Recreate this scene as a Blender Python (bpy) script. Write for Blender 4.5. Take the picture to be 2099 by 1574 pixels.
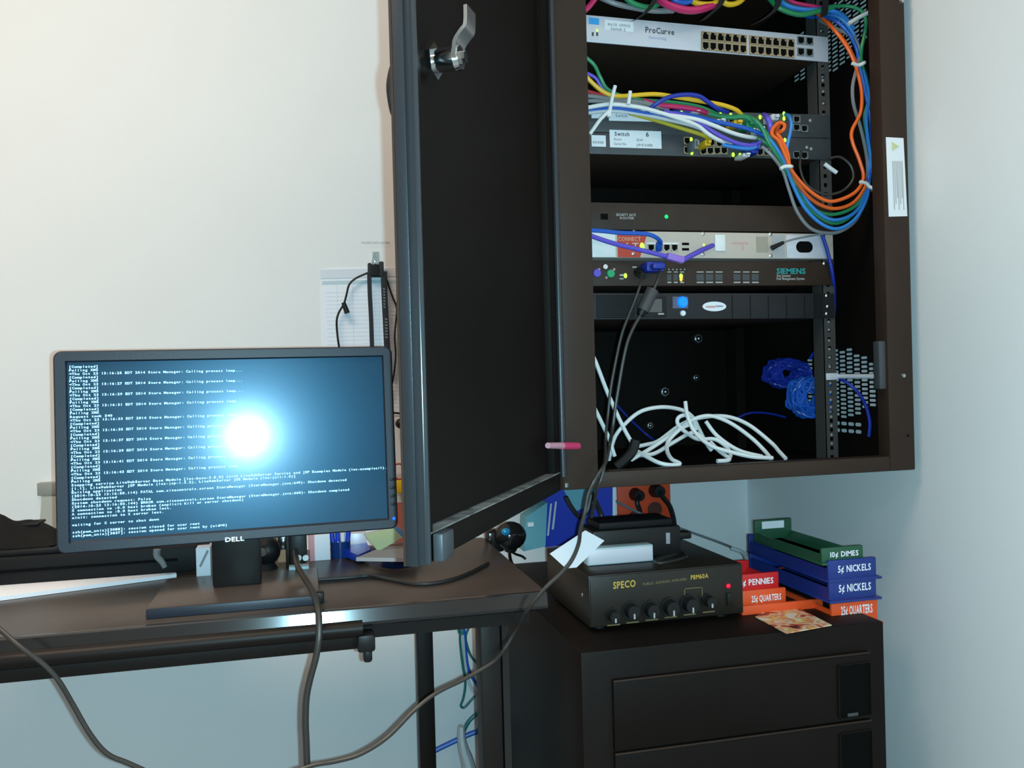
import bpy, bmesh, math, random
from mathutils import Vector, Matrix
random.seed(7)
C = bpy.context.scene.collection
for o in list(bpy.data.objects): bpy.data.objects.remove(o)
PI = math.pi
V = Vector
# ------------------------------------------------------------------ camera
EYE = 1.05                       # lens height above the floor
FPX, YAW, PIT, ROL = 1780.0, math.radians(13.5), math.radians(-.36), math.radians(1.54)
Fw = V((math.sin(YAW)*math.cos(PIT), math.cos(YAW)*math.cos(PIT), math.sin(PIT)))
R0 = V((math.cos(YAW), -math.sin(YAW), 0)); U0 = R0.cross(Fw)
Rt = R0*math.cos(ROL) - U0*math.sin(ROL); Up = U0*math.cos(ROL) + R0*math.sin(ROL)
EYEP = V((0, 0, EYE))
cd = bpy.data.cameras.new('camera'); cam = bpy.data.objects.new('camera', cd); C.objects.link(cam)
cd.sensor_width = 36; cd.lens = FPX/2099*36; cd.clip_start = .02
m = Matrix((Rt, Up, -Fw)).transposed().to_4x4(); m.translation = EYEP
cam.matrix_world = m
bpy.context.scene.camera = cam
sc = bpy.context.scene
sc.view_settings.view_transform = 'Standard'; sc.view_settings.look = 'None'
sc.view_settings.gamma = 1; sc.view_settings.use_curve_mapping = False
sc.view_settings.exposure = 0.0
# ------------------------------------------------------------------ light
w = bpy.data.worlds.new('world'); sc.world = w; w.use_nodes = True
w.node_tree.nodes['Background'].inputs[0].default_value = (1, .9, .78, 1)
w.node_tree.nodes['Background'].inputs[1].default_value = .0
def lamp(name, kind, loc, energy, col, **k):
    l = bpy.data.lights.new(name, kind); l.energy = energy; l.color = col
    for a, b in k.items(): setattr(l, a, b)
    o = bpy.data.objects.new(name, l); C.objects.link(o); o.location = loc
    return o
# the phone's own flash, a finger's breadth beside the lens
lamp('camera_flash', 'POINT', (.017, .0, EYE-.006), 54, (.46, .84, 1.0), shadow_soft_size=.004)
# the ceiling's fluorescent panels
lamp('ceiling_light', 'AREA', (-.75, .55, 2.58), 35, (1, .79, .60), shape='RECTANGLE', size=1.2, size_y=.6)
lamp('ceiling_light', 'AREA', (.3, -1.3, 2.58), 16, (1, .80, .62), shape='RECTANGLE', size=1.2, size_y=.6)

# ------------------------------------------------------------------ planes of the room (metres)
YW, XW = 1.818, .987             # back wall, right wall
PR, PC = 1.350, 1.224            # rack rails, front of the wall cabinet
PD, ZD = 1.200, EYE-.308         # desk front edge, desk top
PF, ZF = 1.150, EYE-.3835        # filing cabinet front and top
def ray(u, v): return Fw + Rt*((u-1049.5)/FPX) - Up*((v-787)/FPX)
def at(u, v, y):
    r = ray(u, v); return EYEP + r*(y/r.y)
def atz(u, v, z):
    r = ray(u, v); return EYEP + r*((z-EYE)/r.z)
def atx(u, v, x):
    r = ray(u, v); return EYEP + r*(x/r.x)

# ------------------------------------------------------------------ materials
def mat(name, col, rough=.5, metal=0, spec=.5, emit=None, es=1, noise=0, nscale=30, bump=0, bscale=200, alpha=None, trans=0, coat=0):
    M = bpy.data.materials.new(name); M.use_nodes = True
    nt = M.node_tree; b = nt.nodes['Principled BSDF']
    b.inputs['Base Color'].default_value = (*col, 1)
    b.inputs['Roughness'].default_value = rough; b.inputs['Metallic'].default_value = metal
    b.inputs['Specular IOR Level'].default_value = spec
    if coat: b.inputs['Coat Weight'].default_value = coat; b.inputs['Coat Roughness'].default_value = .1
    if trans: b.inputs['Transmission Weight'].default_value = trans
    if emit:
        b.inputs['Emission Color'].default_value = (*emit, 1); b.inputs['Emission Strength'].default_value = es
    if noise or bump:
        tc = nt.nodes.new('ShaderNodeTexCoord')
    if noise:
        n = nt.nodes.new('ShaderNodeTexNoise'); n.inputs['Scale'].default_value = nscale; n.inputs['Detail'].default_value = 5
        nt.links.new(tc.outputs['Object'], n.inputs['Vector'])
        r = nt.nodes.new('ShaderNodeValToRGB')
        r.color_ramp.elements[0].position = .3; r.color_ramp.elements[1].position = .7
        r.color_ramp.elements[0].color = (*[c*(1-noise) for c in col], 1)
        r.color_ramp.elements[1].color = (*[min(1, c*(1+noise)) for c in col], 1)
        nt.links.new(n.outputs['Fac'], r.inputs['Fac']); nt.links.new(r.outputs['Color'], b.inputs['Base Color'])
    if bump:
        n2 = nt.nodes.new('ShaderNodeTexNoise'); n2.inputs['Scale'].default_value = bscale; n2.inputs['Detail'].default_value = 3
        nt.links.new(tc.outputs['Object'], n2.inputs['Vector'])
        bp = nt.nodes.new('ShaderNodeBump'); bp.inputs['Strength'].default_value = bump; bp.inputs['Distance'].default_value = .002
        nt.links.new(n2.outputs['Fac'], bp.inputs['Height']); nt.links.new(bp.outputs['Normal'], b.inputs['Normal'])
    return M
K = {}
K['wall'] = mat('painted_wall', (.79, .785, .785), .85, spec=.2, noise=.02, nscale=3, bump=.12, bscale=160)
K['floor'] = mat('floor_tile', (.20, .19, .18), .5, noise=.15, nscale=8)
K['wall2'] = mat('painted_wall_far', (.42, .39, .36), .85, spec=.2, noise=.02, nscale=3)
K['ceil'] = mat('ceiling_tile', (.75, .73, .70), .9, noise=.05, nscale=60)
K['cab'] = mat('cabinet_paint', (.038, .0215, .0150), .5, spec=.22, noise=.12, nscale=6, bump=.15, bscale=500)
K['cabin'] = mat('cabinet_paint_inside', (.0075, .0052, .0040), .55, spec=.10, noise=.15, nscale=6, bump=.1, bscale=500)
K['gasket'] = mat('door_edge_paint', (.020, .022, .026), .36, bump=.08, bscale=400)
K['dust'] = mat('chipped_dusty_edge', (.16, .15, .14), .8, noise=.75, nscale=45)
K['rail'] = mat('rail_paint', (.085, .080, .076), .35, metal=.3)
K['steel'] = mat('zinc_steel', (.62, .63, .63), .28, metal=1)
K['chrome'] = mat('bright_chrome', (.75, .77, .78), .14, metal=1, noise=.1, nscale=80)
K['brushed'] = mat('brushed_grey_metal', (.33, .34, .36), .4, metal=.35, noise=.06, nscale=50)
K['dgrey'] = mat('dark_grey_metal', (.060, .066, .072), .45, metal=.2, noise=.08, nscale=40)
K['blackdev'] = mat('black_device_metal', (.036, .0215, .0150), .5, spec=.28, noise=.1, nscale=40)
K['blackpl'] = mat('black_plastic', (.010, .0095, .0095), .45, spec=.3)
K['softblack'] = mat('matt_black_plastic', (.008, .008, .009), .6, spec=.2)
K['hole_shade'] = mat('painted_hole_shade', (.002, .002, .002), .8, spec=.1)  # flat black that paints the shade inside holes and recesses
K['beige'] = mat('beige_device_paint', (.55, .46, .395), .45, noise=.04, nscale=20)
K['portb'] = mat('port_surround', (.46, .33, .20), .5)
K['portg'] = mat('grey_port_surround', (.20, .21, .21), .5)
K['silver'] = mat('pale_silver_paint', (.62, .62, .68), .4, metal=.15)
K['white'] = mat('white_plastic', (.80, .80, .79), .4)
K['paper'] = mat('white_paper', (.82, .84, .90), .8, spec=.2)
K['label'] = mat('label_paper', (.78, .80, .84), .6)
K['print'] = mat('grey_print', (.30, .30, .31), .7)
K['dprint'] = mat('dark_print', (.06, .06, .08), .7)
K['wprint'] = mat('white_print', (.42, .41, .40), .6)
K['teal'] = mat('teal_print', (.01, .33, .33), .5)
K['redlab'] = mat('red_label', (.55, .055, .03), .5)
K['redlt'] = mat('pale_red_print', (.75, .35, .22), .5)
K['gold'] = mat('gold_print', (.55, .36, .05), .45)
K['golddim'] = mat('dull_gold_print', (.16, .12, .05), .5)
K['pinkp'] = mat('pink_print', (.62, .30, .28), .6)
K['bluetag'] = mat('blue_sticker', (.02, .33, .75), .45)
K['led_g'] = mat('green_led', (.3, .9, .1), emit=(.45, 1, .03), es=1.6)
K['led_gg'] = mat('deep_green_led', (0, .5, .1), emit=(0, .75, .18), es=1.0)
K['led_o'] = mat('amber_led', (.9, .5, .05), emit=(1, .5, .02), es=1.2)
K['led_b'] = mat('blue_led', (0, .1, .9), emit=(.01, .10, 1), es=1.6)
K['led_c'] = mat('bright_blue_led', (0, .15, 1), emit=(.0, .13, 1), es=1.5)
K['led_r'] = mat('red_led', (.9, 0, .05), emit=(1, .0, .02), es=1.0)
CAB = dict(orange=(.85, .13, .015), blue=(.012, .10, .50), deepblue=(.01, .03, .33), green=(.02, .23, .09), grey=(.20, .21, .22),
           yellow=(.80, .46, .015), white=(.74, .75, .74), purple=(.12, .08, .55), magenta=(.55, .02, .12), black=(.014, .013, .013),
           lilac=(.30, .16, .60), brown=(.034, .029, .025), red=(.5, .02, .03), pale=(.55, .58, .60), olive=(.50, .40, .02), sky=(.03, .22, .62), teal=(.01, .16, .16))
for k, c in CAB.items(): K['c_'+k] = mat('cable_'+k, c, .42)
K['desk'] = mat('dark_desk_laminate', (.062, .046, .038), .36, noise=.12, nscale=14, bump=.05, bscale=90)
K['deskedge'] = mat('desk_edge_banding', (.020, .018, .018), .13)
K['leg'] = mat('black_leg_paint', (.011, .0075, .0062), .45, spec=.2)
K['monb'] = mat('monitor_plastic', (.015, .021, .034), .42, bump=.1, bscale=900)  # bluish flash sheen put into the base colour
K['base'] = mat('monitor_base_plastic', (.070, .052, .044), .30)  # brown of dust and reflections on the top put into the colour
K['glossy'] = mat('glossy_black_plastic', (.010, .010, .011), .12)
K['cloth'] = mat('black_cloth', (.014, .012, .011), .9, bump=.6, bscale=60)
K['beigepl'] = mat('aged_beige_plastic', (.48, .46, .40), .5)
K['filecab'] = mat('filing_cabinet_paint', (.0085, .0055, .0042), .5, spec=.12, noise=.1, nscale=10, bump=.1, bscale=600)
K['amp'] = mat('amplifier_case', (.016, .0125, .009), .40, spec=.35, bump=.12, bscale=900)
K['orangepl'] = mat('orange_plastic', (.80, .085, .015), .45)
K['redpl'] = mat('red_plastic', (.62, .012, .015), .45)
K['bluepl'] = mat('blue_plastic', (.010, .032, .21), .42)
K['greenpl'] = mat('green_plastic', (.016, .085, .042), .45)
K['outlet'] = mat('orange_outlet', (.80, .07, .015), .5)
K['bluecarton'] = mat('blue_carton', (.006, .03, .42), .5)
K['tealcarton'] = mat('pale_blue_carton', (.13, .36, .44), .55)
K['bluegloss'] = mat('glossy_blue_cover', (.008, .05, .52), .2)
K['navygloss'] = mat('glossy_navy_cover', (.008, .035, .16), .2)
K['pinkpaper'] = mat('pinkish_paper', (.62, .50, .47), .8)
K['pinkbox'] = mat('pink_carton', (.62, .30, .34), .6)
K['ygcard'] = mat('yellow_green_card', (.58, .60, .32), .5)
K['bluecard'] = mat('blue_card_strip', (.10, .26, .55), .5)
K['yellowpl'] = mat('yellow_plastic', (.80, .50, .01), .4)
K['redtag'] = mat('pink_marker', (.72, .05, .16), .5)
K['pinkpale'] = mat('pale_pink_marker', (.60, .30, .36), .5)
K['poster'] = mat('red_poster', (.52, .14, .11), .6)
K['tan'] = mat('wall_shadow_tan', (.55, .40, .26), .7)  # painted tone of the shadowed wall
K['strap'] = mat('woven_black_strap', (.018, .020, .024), .8, bump=.4, bscale=700)
K['strapprint'] = mat('strap_lettering', (.17, .20, .22), .8)
K['glass'] = mat('clear_plastic', (.9, .95, .96), .12, trans=.85)
K['bag'] = mat('clear_bag', (.75, .80, .86), .3, trans=.6)
K['cardboard'] = mat('brown_cardboard', (.32, .20, .11), .7)
K['ltmetal'] = mat('pale_router_case', (.42, .56, .60), .4)

# ------------------------------------------------------------------ mesh helper
class MB:
    def __init__(s): s.b = bmesh.new()
    def box(s, x0, x1, y0, y1, z0, z1, bev=0, M=None, seg=2):
        r = bmesh.ops.create_cube(s.b, size=1)['verts']
        T = Matrix.Translation(((x0+x1)/2, (y0+y1)/2, (z0+z1)/2)) @ Matrix.Diagonal((abs(x1-x0), abs(y1-y0), abs(z1-z0), 1))
        bmesh.ops.transform(s.b, matrix=T, verts=r)
        if bev:
            ed = list({e for v in r for e in v.link_edges})
            q = bmesh.ops.bevel(s.b, geom=ed, offset=bev, segments=seg, profile=.5, affect='EDGES')
            r = list({v for f in q['faces'] for v in f.verts} | {v for v in r if v.is_valid})
        if M is not None: bmesh.ops.transform(s.b, matrix=M, verts=r)
        return s
    def cyl(s, p, q, r, r2=None, n=16, M=None):
        p = V(p); q = V(q); d = q-p
        o = bmesh.ops.create_cone(s.b, cap_ends=True, segments=n, radius1=r, radius2=r if r2 is None else r2, depth=d.length)['verts']
        T = Matrix.Translation((p+q)/2) @ d.to_track_quat('Z', 'Y').to_matrix().to_4x4()
        bmesh.ops.transform(s.b, matrix=T, verts=o)
        if M is not None: bmesh.ops.transform(s.b, matrix=M, verts=o)
        return s
    def ball(s, p, r, sc=(1, 1, 1), n=12):
        o = bmesh.ops.create_uvsphere(s.b, u_segments=n, v_segments=max(6, n//2), radius=r)['verts']
        bmesh.ops.transform(s.b, matrix=Matrix.Translation(p) @ Matrix.Diagonal((*sc, 1)), verts=o)
        return s
    def poly(s, pts, thick=None):
        """flat polygon; thick = extrusion vector"""
        vs = [s.b.verts.new(p) for p in pts]
        if thick is None: s.b.faces.new(vs); return s
        t = V(thick); ws = [s.b.verts.new(V(p)+t) for p in pts]; n = len(vs)
        s.b.faces.new(vs[::-1]); s.b.faces.new(ws)
        for i in range(n): s.b.faces.new((vs[i], vs[(i+1) % n], ws[(i+1) % n], ws[i]))
        return s
    def tube(s, pts, r, n=8, sub=6, flat=None, closed=False, r_end=None):
        P = smooth(pts, sub, closed)
        N = len(P); rings = []
        t0 = (P[1]-P[0]).normalized()
        up = V((0, 0, 1)) if abs(t0.z) < .9 else V((0, 1, 0))
        a = t0.cross(up).normalized()
        for i in range(N):
            t = (P[(i+1) % N]-P[i-1] if closed else P[min(i+1, N-1)]-P[max(i-1, 0)])
            if t.length < 1e-9: t = t0
            t = t.normalized(); a = (a - t*a.dot(t))
            if a.length < 1e-6: a = t.orthogonal()
            a.normalize(); b = t.cross(a)
            rr = r if r_end is None else r+(r_end-r)*i/(N-1)
            rings.append([s.b.verts.new(P[i] + a*rr*math.cos(2*PI*k/n) + b*rr*(flat or 1)*math.sin(2*PI*k/n)) for k in range(n)])
        for i in range(N if closed else N-1):
            A = rings[i]; B = rings[(i+1) % N]
            for k in range(n): s.b.faces.new((A[k], A[(k+1) % n], B[(k+1) % n], B[k]))
        if not closed: s.b.faces.new(rings[0][::-1]); s.b.faces.new(rings[-1])
        return s
    def ribbon(s, pts, wid, side, thick, sub=4):
        P = smooth(pts, sub); side = V(side).normalized()
        rings = []
        for i, p in enumerate(P):
            t = (P[min(i+1, len(P)-1)]-P[max(i-1, 0)]).normalized(); nn = t.cross(side).normalized()
            rings.append([s.b.verts.new(p+side*wid/2*x+nn*thick/2*y) for x, y in ((-1, -1), (1, -1), (1, 1), (-1, 1))])
        for A, B in zip(rings, rings[1:]):
            for k in range(4): s.b.faces.new((A[k], A[(k+1) % 4], B[(k+1) % 4], B[k]))
        s.b.faces.new(rings[0][::-1]); s.b.faces.new(rings[-1])
        return s
    def add(s, verts, faces):
        vs = [s.b.verts.new(v) for v in verts]
        for f in faces:
            try: s.b.faces.new([vs[i] for i in f])
            except ValueError: pass
        return s
    def build(s, name, m, parent=None, world=False, ang=35, kind=None, fixn=True):
        if world and parent is not None:
            bmesh.ops.transform(s.b, matrix=WM[root_of(parent)].inverted(), verts=s.b.verts)
        if fixn: bmesh.ops.recalc_face_normals(s.b, faces=s.b.faces)
        me = bpy.data.meshes.new(name); s.b.to_mesh(me); s.b.free()
        me.materials.append(m)
        me.polygons.foreach_set('use_smooth', [True]*len(me.polygons))
        me.set_sharp_from_angle(angle=math.radians(ang))
        o = bpy.data.objects.new(name, me); C.objects.link(o)
        if parent is not None: o.parent = parent
        if kind: o['kind'] = kind
        return o
def smooth(pts, sub=6, closed=False):
    P = [V(p) for p in pts]
    if len(P) < 3 or sub <= 1: return P
    out = []; n = len(P)
    for i in range(n if closed else n-1):
        if closed: p0, p1, p2, p3 = P[i-1], P[i], P[(i+1) % n], P[(i+2) % n]
        else: p0, p1, p2, p3 = P[max(i-1, 0)], P[i], P[i+1], P[min(i+2, n-1)]
        for k in range(sub):
            t = k/sub
            out.append(.5*((2*p1) + (p2-p0)*t + (2*p0-5*p1+4*p2-p3)*t*t + (3*p1-p0-3*p2+p3)*t**3))
    if not closed: out.append(P[-1])
    return out
WM = {}
def root_of(o):
    while o.parent is not None: o = o.parent
    return o
def thing(name, label, cat, loc=(0, 0, 0), M=None, group=None):
    o = bpy.data.objects.new(name, None); C.objects.link(o); o.empty_display_size = .02
    T = M if M is not None else Matrix.Translation(loc)
    o.matrix_world = T; WM[o] = T.copy()
    return tag(o, label, cat, group)
def tag(o, label, cat, group=None):
    o['label'] = label; o['category'] = cat
    if group: o['group'] = group
    return o
def struct(name, mb, m):
    o = mb.build(name, m); o['kind'] = 'structure'; return o
# flat lettering
GL = {}
def glyph(ch):
    if ch not in GL:
        cu = bpy.data.curves.new('g', 'FONT'); cu.body = ch; cu.resolution_u = 2; cu.size = 1
        cu.offset = .022; ob = bpy.data.objects.new('g', cu); me = bpy.data.meshes.new_from_object(ob)
        vs = [(v.co.x, v.co.y) for v in me.vertices]; fs = [tuple(p.vertices) for p in me.polygons]
        bpy.data.objects.remove(ob); bpy.data.curves.remove(cu); bpy.data.meshes.remove(me)
        GL[ch] = (vs, fs)
    return GL[ch]
def lettering(mb, s, o, X, Z, width=None, height=None, bold=0):
    """write s with its lower left corner at o, X along the line, Z up"""
    o = V(o); X = V(X).normalized(); Z = V(Z).normalized()
    x = 0; items = []
    for ch in s:
        if ch == ' ': x += .35; continue
        vs, fs = glyph(ch)
        if not vs: continue
        a = min(v[0] for v in vs); b = max(v[0] for v in vs)
        items.append((x-a, vs, fs)); x += (b-a)+.09
    x -= .09
    h = height or width/x*.7
    sx = (width/x) if width else h/.7
    sy = h/.7
    for dx, vs, fs in items:
        mb.add([o+X*((v[0]+dx)*sx)+Z*(v[1]*sy) for v in vs], fs)
    return mb

# ================================================================== the room
Z0 = 0.0; ZC = 2.6
struct('wall_back', MB().box(-2.5, XW+.1, YW, YW+.1, Z0, ZC), K['wall'])
struct('wall_right', MB().box(XW, XW+.1, -2.1, YW, Z0, ZC), K['wall'])
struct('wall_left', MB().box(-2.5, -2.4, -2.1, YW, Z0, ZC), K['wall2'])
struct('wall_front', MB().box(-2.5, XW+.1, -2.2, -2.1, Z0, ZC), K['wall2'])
struct('floor', MB().box(-2.5, XW+.1, -2.2, YW+.1, -.1, Z0), K['floor'])
struct('ceiling', MB().box(-2.5, XW+.1, -2.2, YW+.1, ZC, ZC+.1), K['ceil'])
struct('baseboard_back', MB().box(-2.4, XW, YW-.012, YW, Z0, .1, .003), K['leg'])
struct('baseboard_right', MB().box(XW-.012, XW, -2.1, YW-.012, Z0, .1, .003), K['leg'])

# ================================================================== wall cabinet
XL, XR = .367, .967; ZB = EYE-.1665; ZT = EYE+.74; YB = YW-.006
cab = thing('rack_cabinet', 'brown black wall mounted rack cabinet in the corner with its door standing open', 'cabinet', ((XL+XR)/2, YW, ZB))
def cp(name, mb, m, parent=None, **k): return mb.build(name, m, parent or cab, world=True, **k)
t = .004
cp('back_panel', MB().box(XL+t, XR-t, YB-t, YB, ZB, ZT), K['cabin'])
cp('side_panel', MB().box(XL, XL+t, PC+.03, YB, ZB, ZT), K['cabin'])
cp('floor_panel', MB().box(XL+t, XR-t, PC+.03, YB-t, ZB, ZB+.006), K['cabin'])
cp('top_panel', MB().box(XL, XR, PC, YB, ZT-t, ZT), K['cab'])
# perforated right side panel: a sheet with real slots
def vent_panel():
    mb = MB(); x0, x1 = XR-.0012, XR
    def rect(ya, yb, za, zb):
        mb.add([(x, y, z) for x in (x0, x1) for y, z in ((ya, za), (yb, za), (yb, zb), (ya, zb))],
               [(0, 1, 2, 3), (7, 6, 5, 4)])
    def cell(ya, yb, za, zb, hole):
        if not hole: rect(ya, yb, za, zb); return
        dy, dz = (yb-ya), (zb-za); r = dz*.30
        ym = (ya+yb)/2; zm = (za+zb)/2; L = dy*.45
        pin = [(ym+sx*(L-r)+sx*r*a, zm+sz*r*b) for sx, sz, a, b in
               ((-1, -1, 1, 0), (-1, -1, .7, .7), (-1, -1, 0, 1), (1, -1, 0, 1), (1, -1, .7, .7), (1, -1, 1, 0),
                (1, 1, .7, .7), (1, 1, 0, 1), (-1, 1, 0, 1), (-1, 1, .7, .7))]
        out = [(ya, zm), (ya, za), (ym-L+r, za), (ym+L-r, za), (yb, za), (yb, zm), (yb, zb), (ym+L-r, zb), (ym-L+r, zb), (ya, zb)]
        n = len(pin)
        vs = [(x, *q) for x in (x0, x1) for q in pin+out]; f = []
        for i in range(n):
            j = (i+1) % n
            f += [(i, j, n+j, n+i), (2*n+i, 3*n+i, 3*n+j, 2*n+j), (i, 2*n+i, 2*n+j, j)]
        mb.add(vs, f)
    yA, yB_ = PC+.03, YB; zlo, zhi = ZB, ZT
    cy0 = atx(1797, 790, XR).y; cols = 11; cw = .0212; rp = .0079
    zc1 = atx(1748, 788, XR).z; zc2 = atx(1748, 52, XR).z
    ye = cy0+cols*cw
    rect(yA, cy0, zlo, zhi); rect(ye, yB_, zlo, zhi)
    for c in range(cols):
        ya, yb = cy0+c*cw, cy0+(c+1)*cw
        half = 5 if c in (0, cols-1) else 7
        half = [5, 6, 7, 8, 8, 8, 8, 8, 7, 6, 5][c]
        z = zlo; off = rp/2 if c % 2 else 0
        for zc in (zc1, zc2):
            za = zc-half*rp+off; zb = zc+half*rp+off
            # two long slots below the lower pattern
            if zc == zc1 and c in (2, 3, 4, 5):
                for q in range(2):
                    s0 = zc1-.0905+q*.013
                    rect(ya, yb, z, s0); cell(ya, yb, s0, s0+.011, True); z = s0+.011
            rect(ya, yb, z, za)
            for k in range(2*half):
                cell(ya, yb, za+k*rp, za+(k+1)*rp, not (k in (half-1, half) and False))
            z = zb
        rect(ya, yb, z, zhi)
    return mb
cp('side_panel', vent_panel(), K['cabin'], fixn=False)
# front frame
SW = at(1214, 480, PC).x-XL
cp('frame_stile', MB().box(XL, XL+SW, PC, PC+.03, ZB, ZT, .002), K['cab'])
cp('frame_stile', MB().box(XR-.047, XR, PC, PC+.03, ZB, ZT, .002), K['cab'])
cp('frame_rail', MB().box(XL+SW, XR-.047, PC, PC+.03, ZB, ZB+.024, .002), K['cab'])
cp('frame_rail', MB().box(XL+SW, XR-.047, PC, PC+.03, ZT-.05, ZT, .002), K['cab'])
for u, v in ((1851, 770), (1848, 2)):
    p = at(u, v, PC); cp('frame_screw', MB().cyl(p, p+V((0, -.003, 0)), .0042, .003), K['steel'])
p = at(1861, 893, PC); cp('frame_screw', MB().cyl(p, p+V((0, -.001, 0)), .002), K['hole_shade'])
a = at(1809, 699, PC+.012); b = at(1819, 797, PC+.012)
cp('latch_keeper', MB().box(XR-.060, XR-.047, PC+.004, PC+.02, b.z, a.z, .002), K['dgrey'])
# 19 inch rails with square holes
def holed_strip(x0, x1, y, z0, z1):
    mb = MB(); pitch = .01588; n = int((z1-z0)/pitch); xm = (x0+x1)/2; h = .0034
    for i in range(n):
        za = z0+i*pitch; zb = za+pitch; zm = (za+zb)/2
        o = [(x0, za), (x1, za), (x1, zb), (x0, zb)]; q = [(xm-h, zm-h), (xm+h, zm-h), (xm+h, zm+h), (xm-h, zm+h)]
        vs = [(x, yy, z) for yy in (y, y+.002) for x, z in o+q]; f = []
        for k in range(4):
            j = (k+1) % 4
            f += [(k, j, 4+j, 4+k), (8+k, 12+k, 12+j, 8+j), (4+k, 4+j, 12+j, 12+k)]
        mb.add(vs, f)
    return mb
XC = (XL+XR)/2; HW = .2413
for x0, sgn in ((XC-HW, -1), (XC+HW-.022, 1)):
    mb = holed_strip(x0, x0+.024, PR, ZB+.006, ZT-.006)
    xi = x0 if sgn > 0 else x0+.022
    mb.box(xi, xi+.002, PR, PR+.03, ZB+.006, ZT-.006)
    r = cp('rack_rail', mb, K['rail'])
    xo = x0+.024 if sgn > 0 else x0
for x0 in (XC-HW, XC+HW-.02):
    cp('rear_rail', MB().box(x0, x0+.02, YB-.14, YB-.137, ZB+.006, ZT-.006).box(x0, x0+.002, YB-.137, YB-.10, ZB+.006, ZT-.006), K['cabin'])
# small blank cage nuts catching the flash in the right rail
zz = [at(1690, v, PR).z for v in (165, 188, 212, 236, 660, 676, 698, 716, 733, 752, 786, 804, 820, 835, 855, 873, 892, 910)]
for z in zz:
    cp('cage_nut', MB().box(XC+HW-.0125, XC+HW-.0085, PR-.001, PR+.002, z-.0022, z+.0022, .0008), K['brushed'])
# strut joining rail and frame, bolts and pass-through on the back
a = at(1694, 772, PR); b = at(1809, 771, PC+.05)
cp('rail_strut', MB().box(XC+HW-.020, XC+HW+.004, PR-.004, PR-.0005, a.z-.006, a.z+.006, .001), K['silver'])
cp('rail_strut', MB().cyl((XC+HW+.004, PR-.003, a.z), (XR-.03, PC+.05, b.z), .0042), K['silver'])
for u, v, r in ((1429, 694, .007), (1361, 803, .007), (1425, 774, .005), (1331, 872, .005)):
    p = at(u, v, YB-t); cp('bolt', MB().cyl(p, p+V((0, -.006, 0)), r*1.5, n=6).ball(p+V((0, -.007, 0)), r), K['steel'])
p = at(1557, 775, YB-.01); cp('grommet', MB().cyl(p, p+V((0, -.008, 0)), .020, .018, 20), K['ltmetal'])
# warning label
wl = cp('warning_label', MB().poly([at(1816, 281, PC-.0006), at(1852, 283, PC-.0006), at(1860, 443, PC-.0006), at(1822, 444, PC-.0006)], (0, .0005, 0)), K['label'])
wl['label'] = 'white warning label with yellow triangle'
cp('warning_triangle', MB().poly([at(1828, 290, PC-.0012), at(1843, 300, PC-.0012), at(1829, 309, PC-.0012)], (0, .0004, 0)), K['ygcard'], wl)
mb = MB()
for k in range(7): mb.poly([at(u+k*3.2, v, PC-.001) for u, v in ((1829, 330), (1830.6, 330), (1834.6, 430-k % 3*12), (1833, 430-k % 3*12))])
cp('label_print', mb, K['wprint'], wl, fixn=True)

# ---------------- the door, swung out towards the camera
HG = V((XL, PC, 0)); FREE = V((.100, .768, 0))
dd = (FREE-HG); DWID = dd.length; dd.normalize(); dn = V((-dd.y, dd.x, 0))       # dn: towards the inside face
if dn.x < 0: dn = -dn
DM = Matrix(((dd.x, dn.x, 0, HG.x), (dd.y, dn.y, 0, HG.y), (0, 0, 1, 0), (0, 0, 0, 1)))
DZ0, DZ1 = ZB+.001, ZT-.003
def dbox(*a, bev=0): return MB().box(*a, bev, DM)
door = cp('door', dbox(.004, DWID, -.020, -.0175, DZ0, DZ1), K['cab'])
def ds(name, mb, m): return mb.build(name, m, door, world=True)
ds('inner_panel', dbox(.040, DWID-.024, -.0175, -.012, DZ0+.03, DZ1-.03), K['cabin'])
ds('edge_flange', dbox(DWID-.002, DWID, -.0175, -.0065, DZ0, DZ1, bev=.0008), K['gasket'])
ds('edge_flange', dbox(DWID-.014, DWID-.003, -.0175, .0, DZ0+.001, DZ1), K['gasket'])
mb = MB(); mb.cyl((DWID-.007, -.0005, DZ0+.002), (DWID-.007, -.0005, DZ1), .0042, n=14, M=DM)
ds('edge_bead', mb, mat('glossy_edge_bead', (.022, .026, .030), .2))
ds('edge_lip', dbox(DWID-.024, DWID-.014, -.0175, -.001, DZ0+.001, DZ1), K['cabin'])
ds('bottom_lip', dbox(.010, DWID-.014, -.0175, -.001, DZ0, DZ0+.026, bev=.0015), K['cabin'])
ds('top_lip', dbox(.010, DWID-.014, -.0175, -.001, DZ1-.026, DZ1, bev=.0015), K['cabin'])
ds('dusty_edge', dbox(.012, DWID-.018, -.0165, -.0002, DZ0+.0262, DZ0+.0277), K['dust'])
ds('hinge_lip', dbox(.006, .040, -.0175, -.002, DZ0+.001, DZ1, bev=.001), K['cabin'])
mb = MB(); mb.cyl((.004, .0015, DZ0+.02), (.004, .0015, DZ1), .0055, n=14, M=DM)
ds('hinge_rod', mb, K['gasket'])
zpad = DZ0+.0005
ds('corner_pad', dbox(DWID-.050, DWID-.020, .0, .010, zpad, zpad+.026, bev=.002), K['dgrey'])
ds('hinge_bracket', dbox(-.016, .004, .004, .007, DZ0+.004, DZ0+.010), K['brushed'])
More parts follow.
